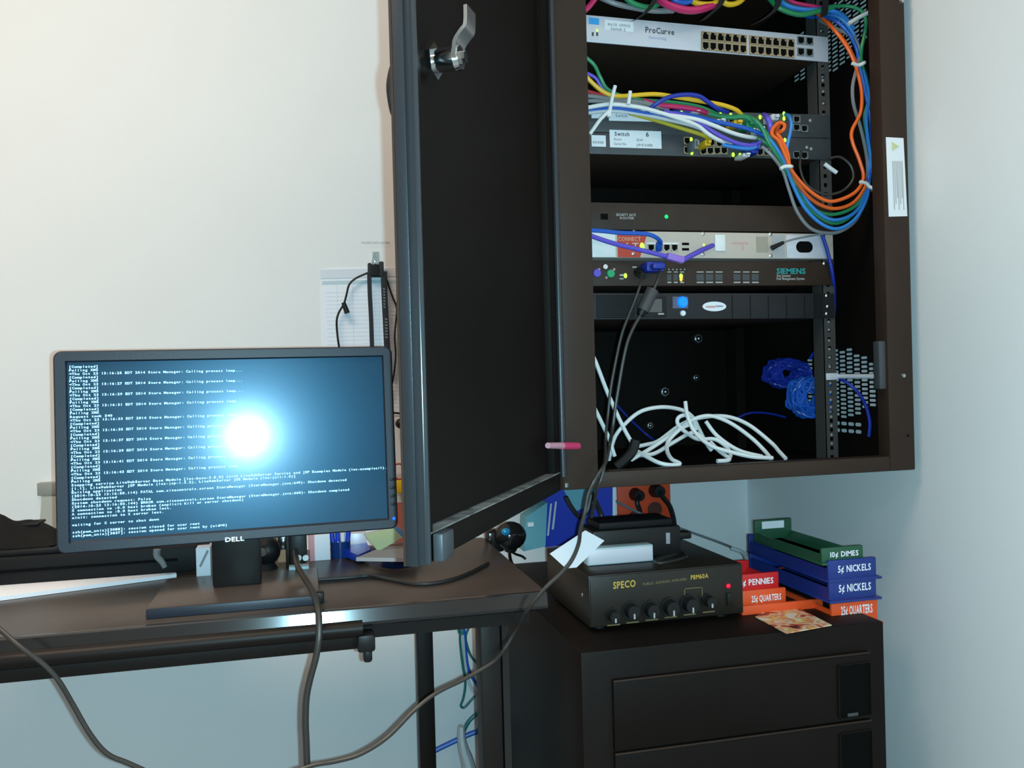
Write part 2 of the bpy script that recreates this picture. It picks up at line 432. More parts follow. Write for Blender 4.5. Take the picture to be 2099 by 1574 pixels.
# cam latch with a cranked tongue
zl = at(905, 118, .81).z
cxl = DWID-.060
lt = MB(); X1 = Matrix.Rotation(0, 4, 'Z')
hexp = [(cxl+.0175*math.cos(k*PI/3+.3), -.004, zl+.0175*math.sin(k*PI/3+.3)) for k in range(6)]
lt.poly([DM @ V(p) for p in hexp], DM.to_3x3() @ V((0, .005, 0)))
lt.cyl((cxl, -.012, zl), (cxl, .021, zl), .0112, n=18, M=DM)
lt.cyl((cxl, .021, zl), (cxl, .026, zl), .0125, .011, n=18, M=DM)
lt.cyl((cxl, .026, zl), (cxl, .031, zl), .006, n=6, M=DM)
ds('latch_barrel', lt, K['chrome'])
cam_pts = [(cxl+.001, .0235, zl-.004), (cxl-.001, .0235, zl+.012), (cxl-.002, .030, zl+.022), (cxl-.003, .034, zl+.028), (cxl-.005, .034, zl+.046)]
mb = MB().ribbon([DM @ V(p) for p in cam_pts], .024, dd, .0035, sub=3)
ds('latch_tongue', mb, K['steel'])
# handle on the outer face
hz0, hz1 = at(821, 232, .77).z, at(821, 112, .77).z
mb = MB()
hp = [(DWID-.010, -.018, hz0), (DWID-.008, -.021, hz0+.008), (DWID-.006, -.0225, (hz0+hz1)/2), (DWID-.008, -.0215, hz1-.012), (DWID-.010, -.018, hz1)]
mb.tube([DM @ V(p) for p in hp], .0042, 10, 6)
ds('handle', mb, K['blackpl'])

# ================================================================== rack devices
def device(name, label, uL, tL, bL, uR, tR, bR, m, depth=.30, group=None, cat='network device', y=PR, body=None, face_t=.003):
    a, b = at(uL, tL, y), at(uL, bL, y); c, d = at(uR, tR, y), at(uR, bR, y)
    ca, cc = (a+b)/2, (c+d)/2; h = ((a.z-b.z)+(c.z-d.z))/2
    tilt = math.atan2(cc.z-ca.z, cc.x-ca.x)
    zc = ca.z+(XC-ca.x)*math.tan(tilt)
    M = Matrix.Translation((XC, y, zc)) @ Matrix.Rotation(-tilt, 4, 'Y')
    r = thing(name, label, cat, M=M, group=group); r['h'] = h
    del r['h']
    MB().box(-.219, .219, .0005, depth, -h*.47, h*.47, .001).build('chassis', body or K['blackdev'], r)
    MB().box(-HW, HW, -face_t, 0, -h/2, h/2, .0012).build('face_plate', m, r)
    H[r] = (h, M.inverted(), y, face_t)
    return r
H = {}
def loc(d, u, v, proud=0):
    h, Mi, y, ft = H[d]; q = Mi @ at(u, v, y-ft-proud); q.y = -ft-proud; return q
def frect(d, name, m, u0, v0, u1, v1, t=.001, base=0, bev=0, parent=None):
    a = loc(d, u0, v0, base); b = loc(d, u1, v1, base)
    return MB().box(a.x, b.x, a.y-t, a.y+.0002, a.z, b.z, bev).build(name, m, parent or d)
def ftext(d, s, m, u0, v, u1, hpx, name='lettering', base=.0002, parent=None):
    a = loc(d, u0, v, base); b = loc(d, u1, v, base); c = loc(d, u0, v-hpx, base); a.y -= .0002
    mb = MB(); lettering(mb, s, a, (1, 0, 0), (0, 0, 1), width=(b.x-a.x), height=abs(c.z-a.z))
    return mb.build(name, m, parent or d, fixn=False)
def screw(d, u, v, m=None, r=.004):
    p = loc(d, u, v); MB().ball(p, r, (1, .5, 1), 10).build('screw', m or K['steel'], d)
def led(d, u, v, m, r=.0025, proud=.001, sc=(1, .6, 1.4)):
    p = loc(d, u, v, proud); return MB().ball(p, r, sc, 8).build('led', m, d)
PORTM = {}
def port_mesh(kind, wd, hh, m):
    """an RJ45 opening: raised rim around a flat black face that paints the shade inside"""
    k = (kind, round(wd, 4), round(hh, 4))
    if k not in PORTM:
        mb = MB(); T = .0025; r = .0011
        mb.box(-wd/2, -wd/2+r, -T, 0, -hh/2, hh/2).box(wd/2-r, wd/2, -T, 0, -hh/2, hh/2)
        mb.box(-wd/2, wd/2, -T, 0, hh/2-r, hh/2).box(-wd/2, wd/2, -T, 0, -hh/2, -hh/2+r)
        o = mb.build('port', m); me = o.data; me.materials.append(K['hole_shade'])
        bm = bmesh.new(); bm.from_mesh(me); i0 = len(bm.faces)
        y = -.0006; s = .72; q = hh/2-r; x = wd/2-r
        f = bm.faces.new([bm.verts.new(p) for p in ((-x*.55, y, -q), (x*.55, y, -q), (x*.55, y, -q*.5), (x, y, -q*.5), (x, y, q), (-x, y, q), (-x, y, -q*.5), (-x*.55, y, -q*.5))])
        f.material_index = 1
        g = bm.faces.new([bm.verts.new(p) for p in ((-x, y+.0003, -q), (x, y+.0003, -q), (x, y+.0003, q), (-x, y+.0003, q))]); g.material_index = 0
        bm.to_mesh(me); bm.free()
        PORTM[k] = me; bpy.data.objects.remove(o)
    return PORTM[k]
def port(d, u, v, wpx, hpx, m, base=0, flip=False):
    a = loc(d, u-wpx/2, v, base); b = loc(d, u+wpx/2, v, base); c = loc(d, u, v-hpx/2, base); e = loc(d, u, v+hpx/2, base)
    me = port_mesh(m.name, abs(b.x-a.x), abs(c.z-e.z), m)
    o = bpy.data.objects.new('port', me); C.objects.link(o); o.parent = d; o.location = (a+b)/2
    if flip: o.rotation_euler = (0, PI, 0)
    return o

# --- top switch: pale silver
sw1 = device('network_switch', 'pale silver rack switch at the top of the cabinet with empty beige ports', 1208, 33, 86.5, 1672, 74, 127.4, K['silver'], .25, cat='network switch')
def l1(u): return (u-1208)/464*41            # the face drops to the right
frect(sw1, 'blue_sticker', K['bluetag'], 1207, 36, 1228, 51, .0006)
lb = frect(sw1, 'white_label', K['label'], 1239, 40.5, 1298, 66, .0006)
ftext(sw1, 'Switch 2', K['print'], 1252, 61.5, 1282, 6.5, base=.0008, parent=lb)
ftext(sw1, 'BACK OFFICE', K['print'], 1246, 52, 1292, 5, base=.0008, parent=lb)
ftext(sw1, 'ProCurve', K['dprint'], 1323, 66.5, 1382, 12)
ftext(sw1, 'Networking', mat('pale_blue_print', (.38, .44, .62), .6), 1330, 79, 1366, 6)
led(sw1, 1224, 62, K['led_g'], .0016)
for k in range(2): frect(sw1, 'vent_mark', K['dgrey'], 1213+k*9, 66, 1217+k*9, 74, .0004)
for bu in (1439, 1537):
    a = bu-2
    frect(sw1, 'port_bezel', K['portb'], bu-2, 61+l1(bu+40)-20.5, bu+92, 105+l1(bu+40)-20.5+1, .001)
    for row in range(2):
        for k in range(6):
            u = bu+6.5+k*15.4
            port(sw1, u, 73.5-20.5+l1(u)+row*20.5, 14.6, 17.5, K['portb'], .001, flip=(row == 0))
for k in range(2):
    for row in range(2):
        u = 1641+k*17.5; port(sw1, u, 84-39+l1(u)+row*23.5, 14.5, 16, K['portg'], 0)
for u, v in ((1678, 66), (1680, 82), (1690, 74)): pass

# --- two dark switches under the patch cables
sw2 = device('network_switch', 'dark grey rack switch half hidden by patch cables, upper of the cabled pair', 1212, 222, 275, 1681, 236, 283, K['dgrey'], .25, cat='network switch')
sw3 = device('network_switch', 'dark grey rack switch with large white label, lower of the cabled pair', 1213, 270, 316, 1681, 284.5, 328.6, K['dgrey'], .25, cat='network switch')
lb = frect(sw2, 'white_label', K['label'], 1247, 224, 1354, 250, .0006); 
frect(sw2, 'white_label', K['label'], 1212, 232, 1239, 243, .0006)
ftext(sw2, 'Switch', K['print'], 1262, 240, 1286, 7, base=.0008, parent=lb)
lb = frect(sw3, 'white_label', K['label'], 1249, 266, 1356, 305, .0006)
ftext(sw3, 'Switch', K['dprint'], 1260, 278, 1290, 8, base=.0008, parent=lb)
ftext(sw3, '6', K['dprint'], 1324, 280, 1330, 9, base=.0008, parent=lb)
ftext(sw3, 'Room', K['print'], 1259, 287.5, 1274, 5, base=.0008, parent=lb)
ftext(sw3, 'Serial No', K['print'], 1259, 297, 1284, 5, base=.0008, parent=lb)
ftext(sw3, 'IDF', K['print'], 1305, 289.5, 1318, 5, base=.0008, parent=lb)
ftext(sw3, 'J9028B', K['print'], 1304, 299.5, 1338, 5, base=.0008, parent=lb)
lb = frect(sw3, 'white_label', K['label'], 1212, 277, 1242, 301, .0006)
ftext(sw3, '00458', K['print'], 1215, 294, 1237, 5, base=.0008, parent=lb)
def dl(u): return (u-1213)/468*13.5
for u, v, c in [(1408, 289, 1), (1408, 308, 1)] + [(1441+k*14.2, 310-.3*k, 1) for k in range(4)] + [(1458, 293, 1), (1474, 294, 1)] + [(1557, 312, 1), (1571, 312, 1), (1632, 318, 0), (1648, 319, 0)]:
    port(sw3, u, v, 14, 15, K['portb'] if c else K['portg'])
for u, v in [(1600, 260), (1632, 262), (1648, 264), (1632, 245), (1500, 250), (1515, 251), (1480, 249)]:
    port(sw2, u, v, 14, 14, K['portg'])
for d, u, v in [(sw2, 1477, 235), (sw2, 1498, 236), (sw2, 1558, 240), (sw2, 1607, 233), (sw2, 1607, 243), (sw3, 1530, 265), (sw3, 1545, 265.5), (sw3, 1417, 286), (sw3, 1418, 313), (sw3, 1503, 317), (sw3, 1517, 318), (sw3, 1609, 287), (sw2, 1397, 231)]:
    led(d, u, v, K['led_g'], .0028, .0032)
for u, v in ((1661, 247), (1663, 305), (1654, 302)): screw(sw2 if v < 270 else sw3, u, v, K['brushed'], .003)

# --- plain black 1U unit
bx = device('rack_unit', 'plain black one unit rack device with one green light, below the dark gap', 1216, 415, 471, 1618, 423, 476, K['blackdev'], .25)
frect(bx, 'socket', K['hole_shade'], 1231, 438, 1246, 450, .0008)
ftext(bx, 'SECURITY GATE', K['wprint'], 1263, 442.5, 1303, 5); ftext(bx, 'ROUTER', K['wprint'], 1271, 449, 1300, 4.5)
led(bx, 1366, 444, K['led_gg'], .0034, .001, (1, .5, 1))

# --- beige appliance with red label
ap = device('rack_appliance', 'beige rack appliance with red corner label and oval hole ears', 1216, 473, 528.3, 1697, 480, 531.4, K['beige'], .28, body=K['beige'])
frect(ap, 'white_cover', K['white'], 1210, 475, 1262, 527.5, .0012, bev=.0006)
lb = frect(ap, 'red_label', K['redlab'], 1265, 474.5, 1312, 527.5, .0006)
q = [loc(ap, u, v, .0008) for u, v in ((1312, 474.5), (1328, 474.8), (1312, 527.5))]
MB().poly(q, (0, .0006, 0)).build('red_label', K['redlab'], ap)
ftext(ap, 'CONNECT', K['redlt'], 1267, 493.5, 1313, 8, base=.0012, parent=lb)
ftext(ap, 'I T', K['pinkpaper'], 1284, 510.5, 1309, 13, base=.0012, parent=lb)
frect(ap, 'port_bezel', K['white'], 1325, 497, 1390, 502, .0015)
for u in (1334, 1351, 1366, 1382): port(ap, u, 508, 14, 15, K['beige'])
for v in (500, 511): frect(ap, 'usb_socket', K['hole_shade'], 1398, v-2.5, 1412, v+2.5, .001)
for u, v in ((1299, 475.5), (1298, 520), (1441, 479), (1441, 521), (1579, 480), (1580, 524), (1689, 484)): screw(ap, u, v, None, .0035)
led(ap, 1316, 505, K['led_g'], .004, .001, (1, .5, 1.6)); led(ap, 1443, 502, K['led_g'], .0016)
frect(ap, 'white_switch', K['white'], 1464, 481, 1486, 515, .003, bev=.001)
frect(ap, 'inset_panel', mat('taupe_panel', (.36, .31, .25), .5), 1550, 485, 1574, 517, .001)
ftext(ap, 'netsafe', K['pinkp'], 1500, 500.5, 1533, 6); ftext(ap, '2', K['pinkp'], 1520, 512, 1526, 9)
frect(ap, 'ear_plate', K['silver'], 1611, 481.5, 1694, 529.5, .0015, bev=.0005)
frect(ap, 'grey_panel', mat('grey_inset', (.42, .41, .42), .5), 1582, 482, 1608, 529, .0006)
a = loc(ap, 1632, 506, .0018); b = loc(ap, 1666, 506, .0018)
MB().poly([(cx+math.cos(an)*.0098, a.y, a.z+math.sin(an)*.0098) for cx, rng in ((b.x-.0098, range(-90, 91, 15)), (a.x+.0098, range(90, 271, 15))) for an in map(math.radians, rng)], (0, .0015, 0)).build('oval_hole', K['hole_shade'], ap)
pl = [loc(ap, u, v, .01) for u, v in ((1584, 508), (1606, 497))]
p = thing('mini_plug', 'small black angled plug and lead in the right end of the beige appliance', 'plug', M=WM[ap].copy())
MB().cyl(pl[0]+V((0, .004, 0)), pl[1], .0045, .003, 10).build('plug', K['blackpl'], p)
MB().tube([pl[1], loc(ap, 1625, 491, .012), loc(ap, 1660, 484, .013), loc(ap, 1700, 478, .014)], .0016).build('lead', K['c_grey'], p)

# --- black unit with teal name
sm = device('rack_unit', 'black rack device with teal lettering at its right end', 1219, 536, 586, 1685, 536, 586, K['blackdev'], .28)
ftext(sm, 'SIEMENS', K['teal'], 1592, 561, 1651, 11)
ftext(sm, 'Site Sentinel', K['wprint'], 1592, 567.5, 1620, 5); ftext(sm, 'Fuel Management System', K['wprint'], 1592, 573.5, 1649, 5)
for u, v, r, mm in ((1223, 560, .007, K['c_purple']), (1251, 561, .007, K['led_gg'] if 0 else mat('green_button', (.01, .36, .14), .4))):
    p_ = loc(sm, u, v); MB().cyl(p_, p_+V((0, -.004, 0)), r, r*.9, 18).build('button', mm, sm)
p_ = loc(sm, 1240, 547); MB().cyl(p_, p_+V((0, -.003, 0)), .0055, .004, 14).build('lock_cylinder', K['steel'], sm)
for u, v in ((1228, 552), (1259, 552), (1243, 569)): MB().ball(loc(sm, u, v), .0022, (1, .5, 1), 8).build('rivet', K['pinkpale'], sm)
led(sm, 1282, 565, K['led_g'], .003); led(sm, 1396, 566, K['led_g'], .0032); led(sm, 1396, 572, K['led_o'], .0028)
for u in (1270,): 
    frect(sm, 'print', K['wprint'], u, 562, u+8, 565.5, .0003); frect(sm, 'print', K['wprint'], u, 570, u+8, 572.5, .0003)
for (a0, a1), n in (((1366, 1405), 3), ((1426, 1484), 3), ((1502, 1558), 3)):
    wd = (a1-a0)/n
    for k in range(n):
        u = a0+k*wd
        frect(sm, 'terminal', K['dgrey'], u+1, 562, u+wd-3, 575, .0005)
        frect(sm, 'print', K['wprint'], u+2, 556.5, u+wd-3, 558.5, .0003); frect(sm, 'print', K['wprint'], u+2, 577.5, u+wd-3, 580, .0003)
for k in range(5): frect(sm, 'print', K['wprint'], 1370+k*8, 551, 1372.5+k*8, 553.5, .0003)
frect(sm, 'print', K['wprint'], 1296, 546, 1305, 549, .0003)
screw(sm, 1690, 540, None, .0035)

# --- rack UPS
ups = device('rack_ups', 'black rack battery backup with glowing blue button, lowest device in the rack', 1219, 601, 655, 1684, 601, 653, mat('charcoal_bezel', (.019, .019, .021), .5, spec=.28, noise=.1, nscale=40), .38, cat='battery backup')
for k in range(13):
    frect(ups, 'grille_slat', K['softblack'], 1222, 605+k*3.7, 1302, 607+k*3.7, .0012)
frect(ups, 'display_frame', K['blackpl'], 1305, 608, 1366, 650, .0018, bev=.0006)
frect(ups, 'display', mat('grey_lcd', (.085, .078, .082), .25), 1318, 613, 1356, 640, .0024)
frect(ups, 'print', K['wprint'], 1348, 642, 1360, 645, .0022)
frect(ups, 'switch_plate', mat('indigo_plate', (.10, .10, .16), .4), 1378, 608, 1410, 632, .001)
p_ = loc(ups, 1399, 619, .001); MB().cyl(p_, p_+V((0, -.004, 0)), .0098, .008, 20).build('power_button', K['led_c'], ups)
p_ = loc(ups, 1399.5, 642); MB().cyl(p_, p_+V((0, -.003, 0)), .005, .0042, 16).build('round_button', K['label'], ups)
p_ = loc(ups, 1464.5, 628, .0012); bd = loc(ups, 1488, 628).x-p_.x
MB().poly([(p_.x+math.cos(a)*bd, p_.y, p_.z+math.sin(a)*.0082) for a in [k*PI/12 for k in range(24)]], (0, .0012, 0)).build('oval_badge', K['label'], ups)
frect(ups, 'badge_print', K['pinkp'], 1447, 627, 1466, 630.5, .0003, .0014); frect(ups, 'badge_print', K['print'], 1467, 626, 1482, 629, .0003, .0014)
for k in range(5): frect(ups, 'bezel_rib', K['softblack'], 1500+k*37, 605, 1502+k*37, 652, .0012)
frect(ups, 'ear', K['softblack'], 1668, 601, 1686, 653, .0018)
for u, v in ((1695, 606), (1697, 628), (1695, 643)): screw(ups, u, v, None, .0035)

# ================================================================== cables
def cable(label, col, pts, r=.003, group=None, name='network_cable', cat='cable', plugs=(), n=8, sub=6):
    """pts: (u, v, distance from the lens plane to the wall side)"""
    P = [at(*q) for q in pts]
    ctr = P[len(P)//2]
    if not plugs:
        o = MB().tube(P, r, n, sub); bmesh.ops.translate(o.b, vec=-ctr, verts=o.b.verts)
        o = o.build(name, K['c_'+col]); o.location = ctr
        return tag(o, label, cat, group)
    t_ = thing(name, label, cat, ctr, group=group)
    MB().tube(P, r, n, sub).build('cord', K['c_'+col], t_, world=True)
    for (u0, v0, y0, u1, v1, y1, wd, pm) in plugs:
        a, b = at(u0, v0, y0), at(u1, v1, y1)
        d = b-a; Mx = Matrix.Translation((a+b)/2) @ d.to_track_quat('Z', 'Y').to_matrix().to_4x4()
        MB().box(-wd/2, wd/2, -wd*.4, wd*.4, -d.length/2, d.length/2, wd*.15, Mx).build('plug', K[pm], t_, world=True)
    return t_
y1, y2, y3 = PR-.045, PR-.06, PR-.03
G1 = 'patch cables looped down the right side of the rack'
def zz1(pts, y): return [(1200+x/3.18, z/3.18, y+dy) for x, z, dy in pts]
yc = PR-.05
cable('front orange patch cable of the loop with a kink beside the right post', 'orange', zz1([(1330, 20, .1), (1480, 70, .06), (1560, 135, .03), (1630, 205, 0), (1700, 300, -.01), (1750, 400, -.01), (1782, 500, -.012), (1802, 620, -.012), (1792, 740, -.012), (1738, 850, -.012), (1742, 930, -.012), (1788, 1050, -.012), (1812, 1160, -.012), (1762, 1250, -.012), (1650, 1305, -.012), (1560, 1305, -.012), (1450, 1235, -.012), (1350, 1120, -.012), (1302, 1010, -.008), (1260, 920, 0), (1218, 880, .004), (1222, 838, .006), (1262, 800, .008), (1298, 815, .006), (1285, 850, .004), (1240, 870, .02), (1225, 830, .035)], yc), group=G1)
cable('rear orange patch cable of the loop with a bulge at the far right', 'orange', zz1([(1360, 28, .12), (1500, 85, .08), (1590, 150, .05), (1660, 230, .02), (1720, 320, 0), (1765, 410, .004), (1810, 520, .01), (1850, 640, .015), (1876, 760, .015), (1882, 870, .015), (1870, 960, .015), (1890, 1040, .012), (1855, 1120, .005), (1818, 1230, 0), (1740, 1325, 0), (1620, 1360, 0), (1500, 1318, 0), (1400, 1220, 0), (1335, 1090, -.004), (1318, 1000, -.002), (1275, 905, .005), (1245, 865, .012), (1262, 820, .03)], yc), group=G1)
cable('bright blue patch cable along the outside of the loop', 'sky', zz1([(1250, 20, .12), (1420, 90, .08), (1560, 95, .04), (1660, 120, .01), (1740, 210, 0), (1785, 320, .004), (1796, 420, .004), (1826, 520, .002), (1850, 640, 0), (1830, 760, 0), (1840, 900, .004), (1862, 1050, .002), (1848, 1180, .002), (1830, 1300, .002), (1760, 1425, .002), (1650, 1490, .002), (1540, 1460, .002), (1430, 1355, .002), (1350, 1200, .002), (1310, 1085, 0), (1250, 975, .002), (1180, 890, .006), (1120, 860, .03)], yc), group=G1)
cable('mid blue patch cable with a loose tail beside the right post', 'blue', zz1([(1300, 60, .12), (1450, 110, .07), (1570, 115, .03), (1650, 150, .0), (1725, 230, -.004), (1770, 330, 0), (1784, 420, .0), (1812, 540, .004), (1836, 660, .01), (1860, 800, .012), (1864, 900, .012), (1872, 1000, .01), (1860, 1090, .008), (1850, 1170, .006)], yc), group=G1)
cable('short blue and orange cable end poking out right of the tie', 'blue', zz1([(1916, 1026, 0), (1885, 1080, 0), (1850, 1140, 0), (1842, 1180, .004)], yc-.012))
cable('blue patch cable from the last lit port down beside the orange ring', 'sky', zz1([(1300, 745, .045), (1325, 755, .02), (1342, 800, .01), (1338, 850, .008), (1322, 920, .006), (1312, 990, .004), (1330, 1090, .004), (1390, 1210, .006), (1470, 1340, .006), (1580, 1425, .006), (1680, 1425, .006), (1775, 1365, .006), (1828, 1250, .006), (1846, 1150, .006), (1856, 1000, .008)], yc), group=G1)
cable('green patch cable arching at the top right and following the loop', 'green', zz1([(1290, 0, .10), (1440, 60, .06), (1560, 45, .03), (1700, 40, .0), (1790, 65, -.01), (1828, 130, -.012), (1818, 230, -.01), (1800, 320, -.008), (1800, 410, 0), (1832, 520, .006), (1848, 640, .01), (1820, 760, .012), (1838, 900, .012), (1856, 1060, .012), (1840, 1200, .01), (1800, 1300, .01), (1720, 1368, .01), (1600, 1398, .01), (1480, 1358, .01), (1380, 1255, .01), (1315, 1110, .006), (1240, 1000, .002), (1190, 920, 0), (1150, 830, 0), (1095, 775, .004), (1035, 750, .03)], yc), group=G1)
cable('green patch cable on the underside of the loop', 'green', zz1([(1840, 1190, .014), (1820, 1290, .012), (1740, 1400, .012), (1640, 1455, .012), (1540, 1425, .012), (1430, 1320, .012), (1350, 1160, .01), (1290, 1040, .008), (1200, 950, .006), (1120, 900, .02)], yc), group=G1)
cable('grey patch cable hanging lowest and outermost in the loop', 'grey', zz1([(1500, 120, .06), (1620, 180, .02), (1700, 215, .0), (1760, 260, -.002), (1788, 350, 0), (1770, 440, -.004), (1742, 560, -.006), (1748, 680, -.004), (1785, 800, .004), (1815, 920, .008), (1836, 1040, .01), (1840, 1160, .01), (1822, 1300, .012), (1765, 1430, .014), (1680, 1500, .016), (1590, 1520, .016), (1470, 1490, .016), (1380, 1380, .014), (1325, 1230, .01), (1285, 1110, .006), (1215, 1015, .004), (1150, 955, .01)], yc), group=G1)
cable('pale patch cable entering the top bundle with a free end', 'pale', zz1([(1715, 155, -.02), (1780, 115, -.022), (1830, 90, -.024), (1885, 58, -.026)], yc), group=G1, r=.0036)
for lab, pts in (('white cable tie round the loop at lower left', [(1270, 1100), (1300, 1085), (1345, 1085)]), ('white cable tie round the loop at the upper right', [(1738, 412), (1780, 425), (1820, 408)]), ('white cable tie round the loop at the lower right', [(1790, 1185), (1830, 1195), (1850, 1215), (1885, 1235)])):
    P = [at(1200+x/3.18, z/3.18, yc-.024) for x, z in pts]
    cable(lab, 'white', [(1200+x/3.18, z/3.18, yc-.022) for x, z in pts] + [(1200+pts[-1][0]/3.18-6, pts[-1][1]/3.18+2, yc+.022)], .0030, name='cable_tie', cat='cable tie', group='white cable ties', sub=4)
# thin black loop behind the post and its pale plug
cable('thin dark cord making a round loop beside the right post', 'brown', [(1643, 310, yc+.03), (1640, 345, yc+.02), (1655, 380, yc+.015), (1690, 398, yc+.01), (1725, 392, yc+.005), (1748, 368, yc), (1744, 340, yc), (1722, 322, yc+.003), (1700, 325, yc+.005)], .0022)
cable('short pale plug hanging by the right post', 'pale', [(1690, 336, yc-.01), (1702, 345, yc-.012), (1715, 354, yc-.014)], .0036, name='plug', cat='plug')

# --- bundle in front of the two dark switches
ym = PR-.035
def mid(label, col, pts, r=.003, **k): return cable(label, col, [(u, v, ym+d) for u, v, d in pts], r, group='patch cables in front of the dark switches', **k)
mid('long yellow patch cable along the top of the bundle', 'yellow', [(1176, 128, -.01), (1212, 168, -.01), (1240, 190, -.01), (1270, 197, -.012), (1340, 193, -.012), (1385, 199, -.012), (1440, 208, -.012), (1480, 215, -.012), (1510, 226, -.008), (1523, 240, .004)], .0036)
mid('yellow patch cable crossing below the white ones', 'olive', [(1290, 232, .004), (1345, 247, .004), (1400, 264, 0), (1440, 277, 0), (1455, 288, .01)], .0034)
mid('green patch cable coming down from behind the door edge', 'green', [(1176, 100, 0), (1215, 130, 0), (1230, 158, 0), (1248, 185, .004), (1300, 203, .006), (1380, 210, .006), (1430, 218, .004), (1462, 230, .006), (1480, 240, .02)], .0032)
mid('purple blue patch cable beside the green one at the door edge', 'purple', [(1176, 140, .004), (1218, 158, .004), (1238, 182, .006), (1290, 206, .008), (1360, 216, .008), (1420, 228, .008)], .003)
mid('blue patch cable arching above the bundle', 'deepblue', [(1326, 230, 0), (1345, 213, -.012), (1372, 199, -.02), (1405, 194, -.022), (1432, 197, -.022), (1450, 208, -.02), (1470, 222, -.015), (1492, 229, 0)], .0036)
mid('dark red patch cable at the left of the bundle', 'red', [(1176, 178, .006), (1235, 196, .006), (1300, 206, .006), (1350, 212, .006)], .0034)
mid('magenta patch cable through the middle of the bundle', 'magenta', [(1320, 206, 0), (1350, 215, -.004), (1390, 219, -.006), (1430, 225, -.004), (1450, 232, .005)], .0042)
mid('upper grey patch cable in the bundle', 'grey', [(1176, 193, -.002), (1250, 202, -.006), (1300, 207, -.006), (1340, 216, -.004), (1370, 224, 0)], .0036)
mid('lower grey patch cable in the bundle', 'grey', [(1176, 207, -.002), (1250, 208, -.008), (1300, 214, -.006), (1350, 228, 0)], .0034)
mid('long white patch cable sweeping across both dark switches', 'white', [(1176, 226, -.012), (1230, 216, -.016), (1260, 214, -.018), (1310, 220, -.018), (1350, 230, -.018), (1400, 246, -.018), (1430, 258, -.016), (1452, 275, -.014), (1475, 288, -.008), (1498, 294, .01)], .0034)
mid('white patch cable running right to the lit ports', 'white', [(1370, 236, -.012), (1425, 244, -.014), (1460, 256, -.014), (1500, 272, -.012), (1530, 280, -.006), (1553, 283, .01)], .0034)
mid('pale blue patch cable under the long white one', 'pale', [(1176, 236, -.004), (1240, 228, -.008), (1300, 232, -.006), (1370, 246, -.006), (1420, 258, -.004), (1450, 270, 0)], .003)
mid('dark blue patch cable under the cable tie', 'blue', [(1176, 230, -.004), (1235, 223, -.008), (1270, 222, -.008), (1330, 234, -.006), (1380, 248, 0)], .0032)
mid('violet patch cable dropping to the lower switch', 'purple', [(1360, 228, -.006), (1410, 240, -.01), (1440, 256, -.01), (1470, 275, -.01), (1510, 293, -.01), (1545, 298, -.006), (1562, 288, 0)], .0034)
mid('blue patch cable along the upper row of ports', 'blue', [(1380, 230, -.002), (1430, 240, -.004), (1470, 250, -.004), (1510, 258, -.004), (1545, 268, -.002), (1570, 280, 0)], .0036)
mid('blue patch cable above the lower lights', 'sky', [(1480, 296, 0), (1510, 302, -.006), (1535, 304, -.006), (1556, 300, -.004)], .0036)
mid('green patch cable crossing to the loop', 'green', [(1440, 230, .006), (1490, 240, 0), (1527, 240, -.004), (1556, 258, -.006), (1574, 280, -.006), (1590, 305, -.006), (1608, 340, -.012), (1630, 380, -.012)], .0042)
mid('purple patch cable into the upper right ports', 'purple', [(1566, 236, .02), (1573, 242, .0), (1578, 255, -.004), (1580, 270, 0)], .0048)
for u0, v0, u1, v1, c, lab in ((1540, 290, 1556, 314, 'c_deepblue', 'blue plug in the lower switch under the violet cable'), (1470, 243, 1488, 250, 'c_white', 'white plug in the upper row beside the green lights'), (1505, 245, 1522, 256, 'c_yellow', 'yellow plug in the upper row'), (1557, 258, 1566, 270, 'c_white', 'white plug at the end of the green cable'), (1523, 313, 1538, 321, 'c_white', 'white plug beside the lower green lights'), (1583, 233, 1597, 246, 'c_pale', 'grey plug in the upper row above the orange ring'), (1445, 286, 1458, 298, 'c_yellow', 'yellow plug in the lower row'), (1424, 284, 1432, 305, 'c_grey', 'grey plug pair beside the lone ports'), (1530, 245, 1548, 262, 'c_green', 'green plug in the upper row'), (1420, 226, 1436, 232, 'c_pale', 'tiny pale sleeve on the blue cable')):
    a = at(u0, v0, ym); b = at(u1, v1, ym); d = thing('plug', lab, 'plug', (a+b)/2, group='plugs in the dark switches')
    MB().box(a.x, b.x, ym, PR-.004, b.z, a.z, .0015).build('plug_body', K[c], d, world=True)
    MB().box((a.x*3+b.x)/4, (a.x+b.x*3)/4, ym-.008, ym, (a.z+b.z*3)/4, (a.z*3+b.z)/4, .001).build('boot', K[c], d, world=True)
# ties on the bundle
for lab, pts in (('tall white cable tie standing up from the bundle', [(1248, 240), (1252, 215), (1256, 195), (1261, 176)]), ('short white cable tie standing up from the bundle', [(1288, 214), (1290, 200), (1292, 187)]), ('white cable tie tail curving down at the door edge', [(1250, 226), (1232, 243), (1218, 262), (1209, 275)])):
    cable(lab, 'white', [(u, v, ym-.026) for u, v in pts], .003, name='cable_tie', cat='cable tie', group='white cable ties')

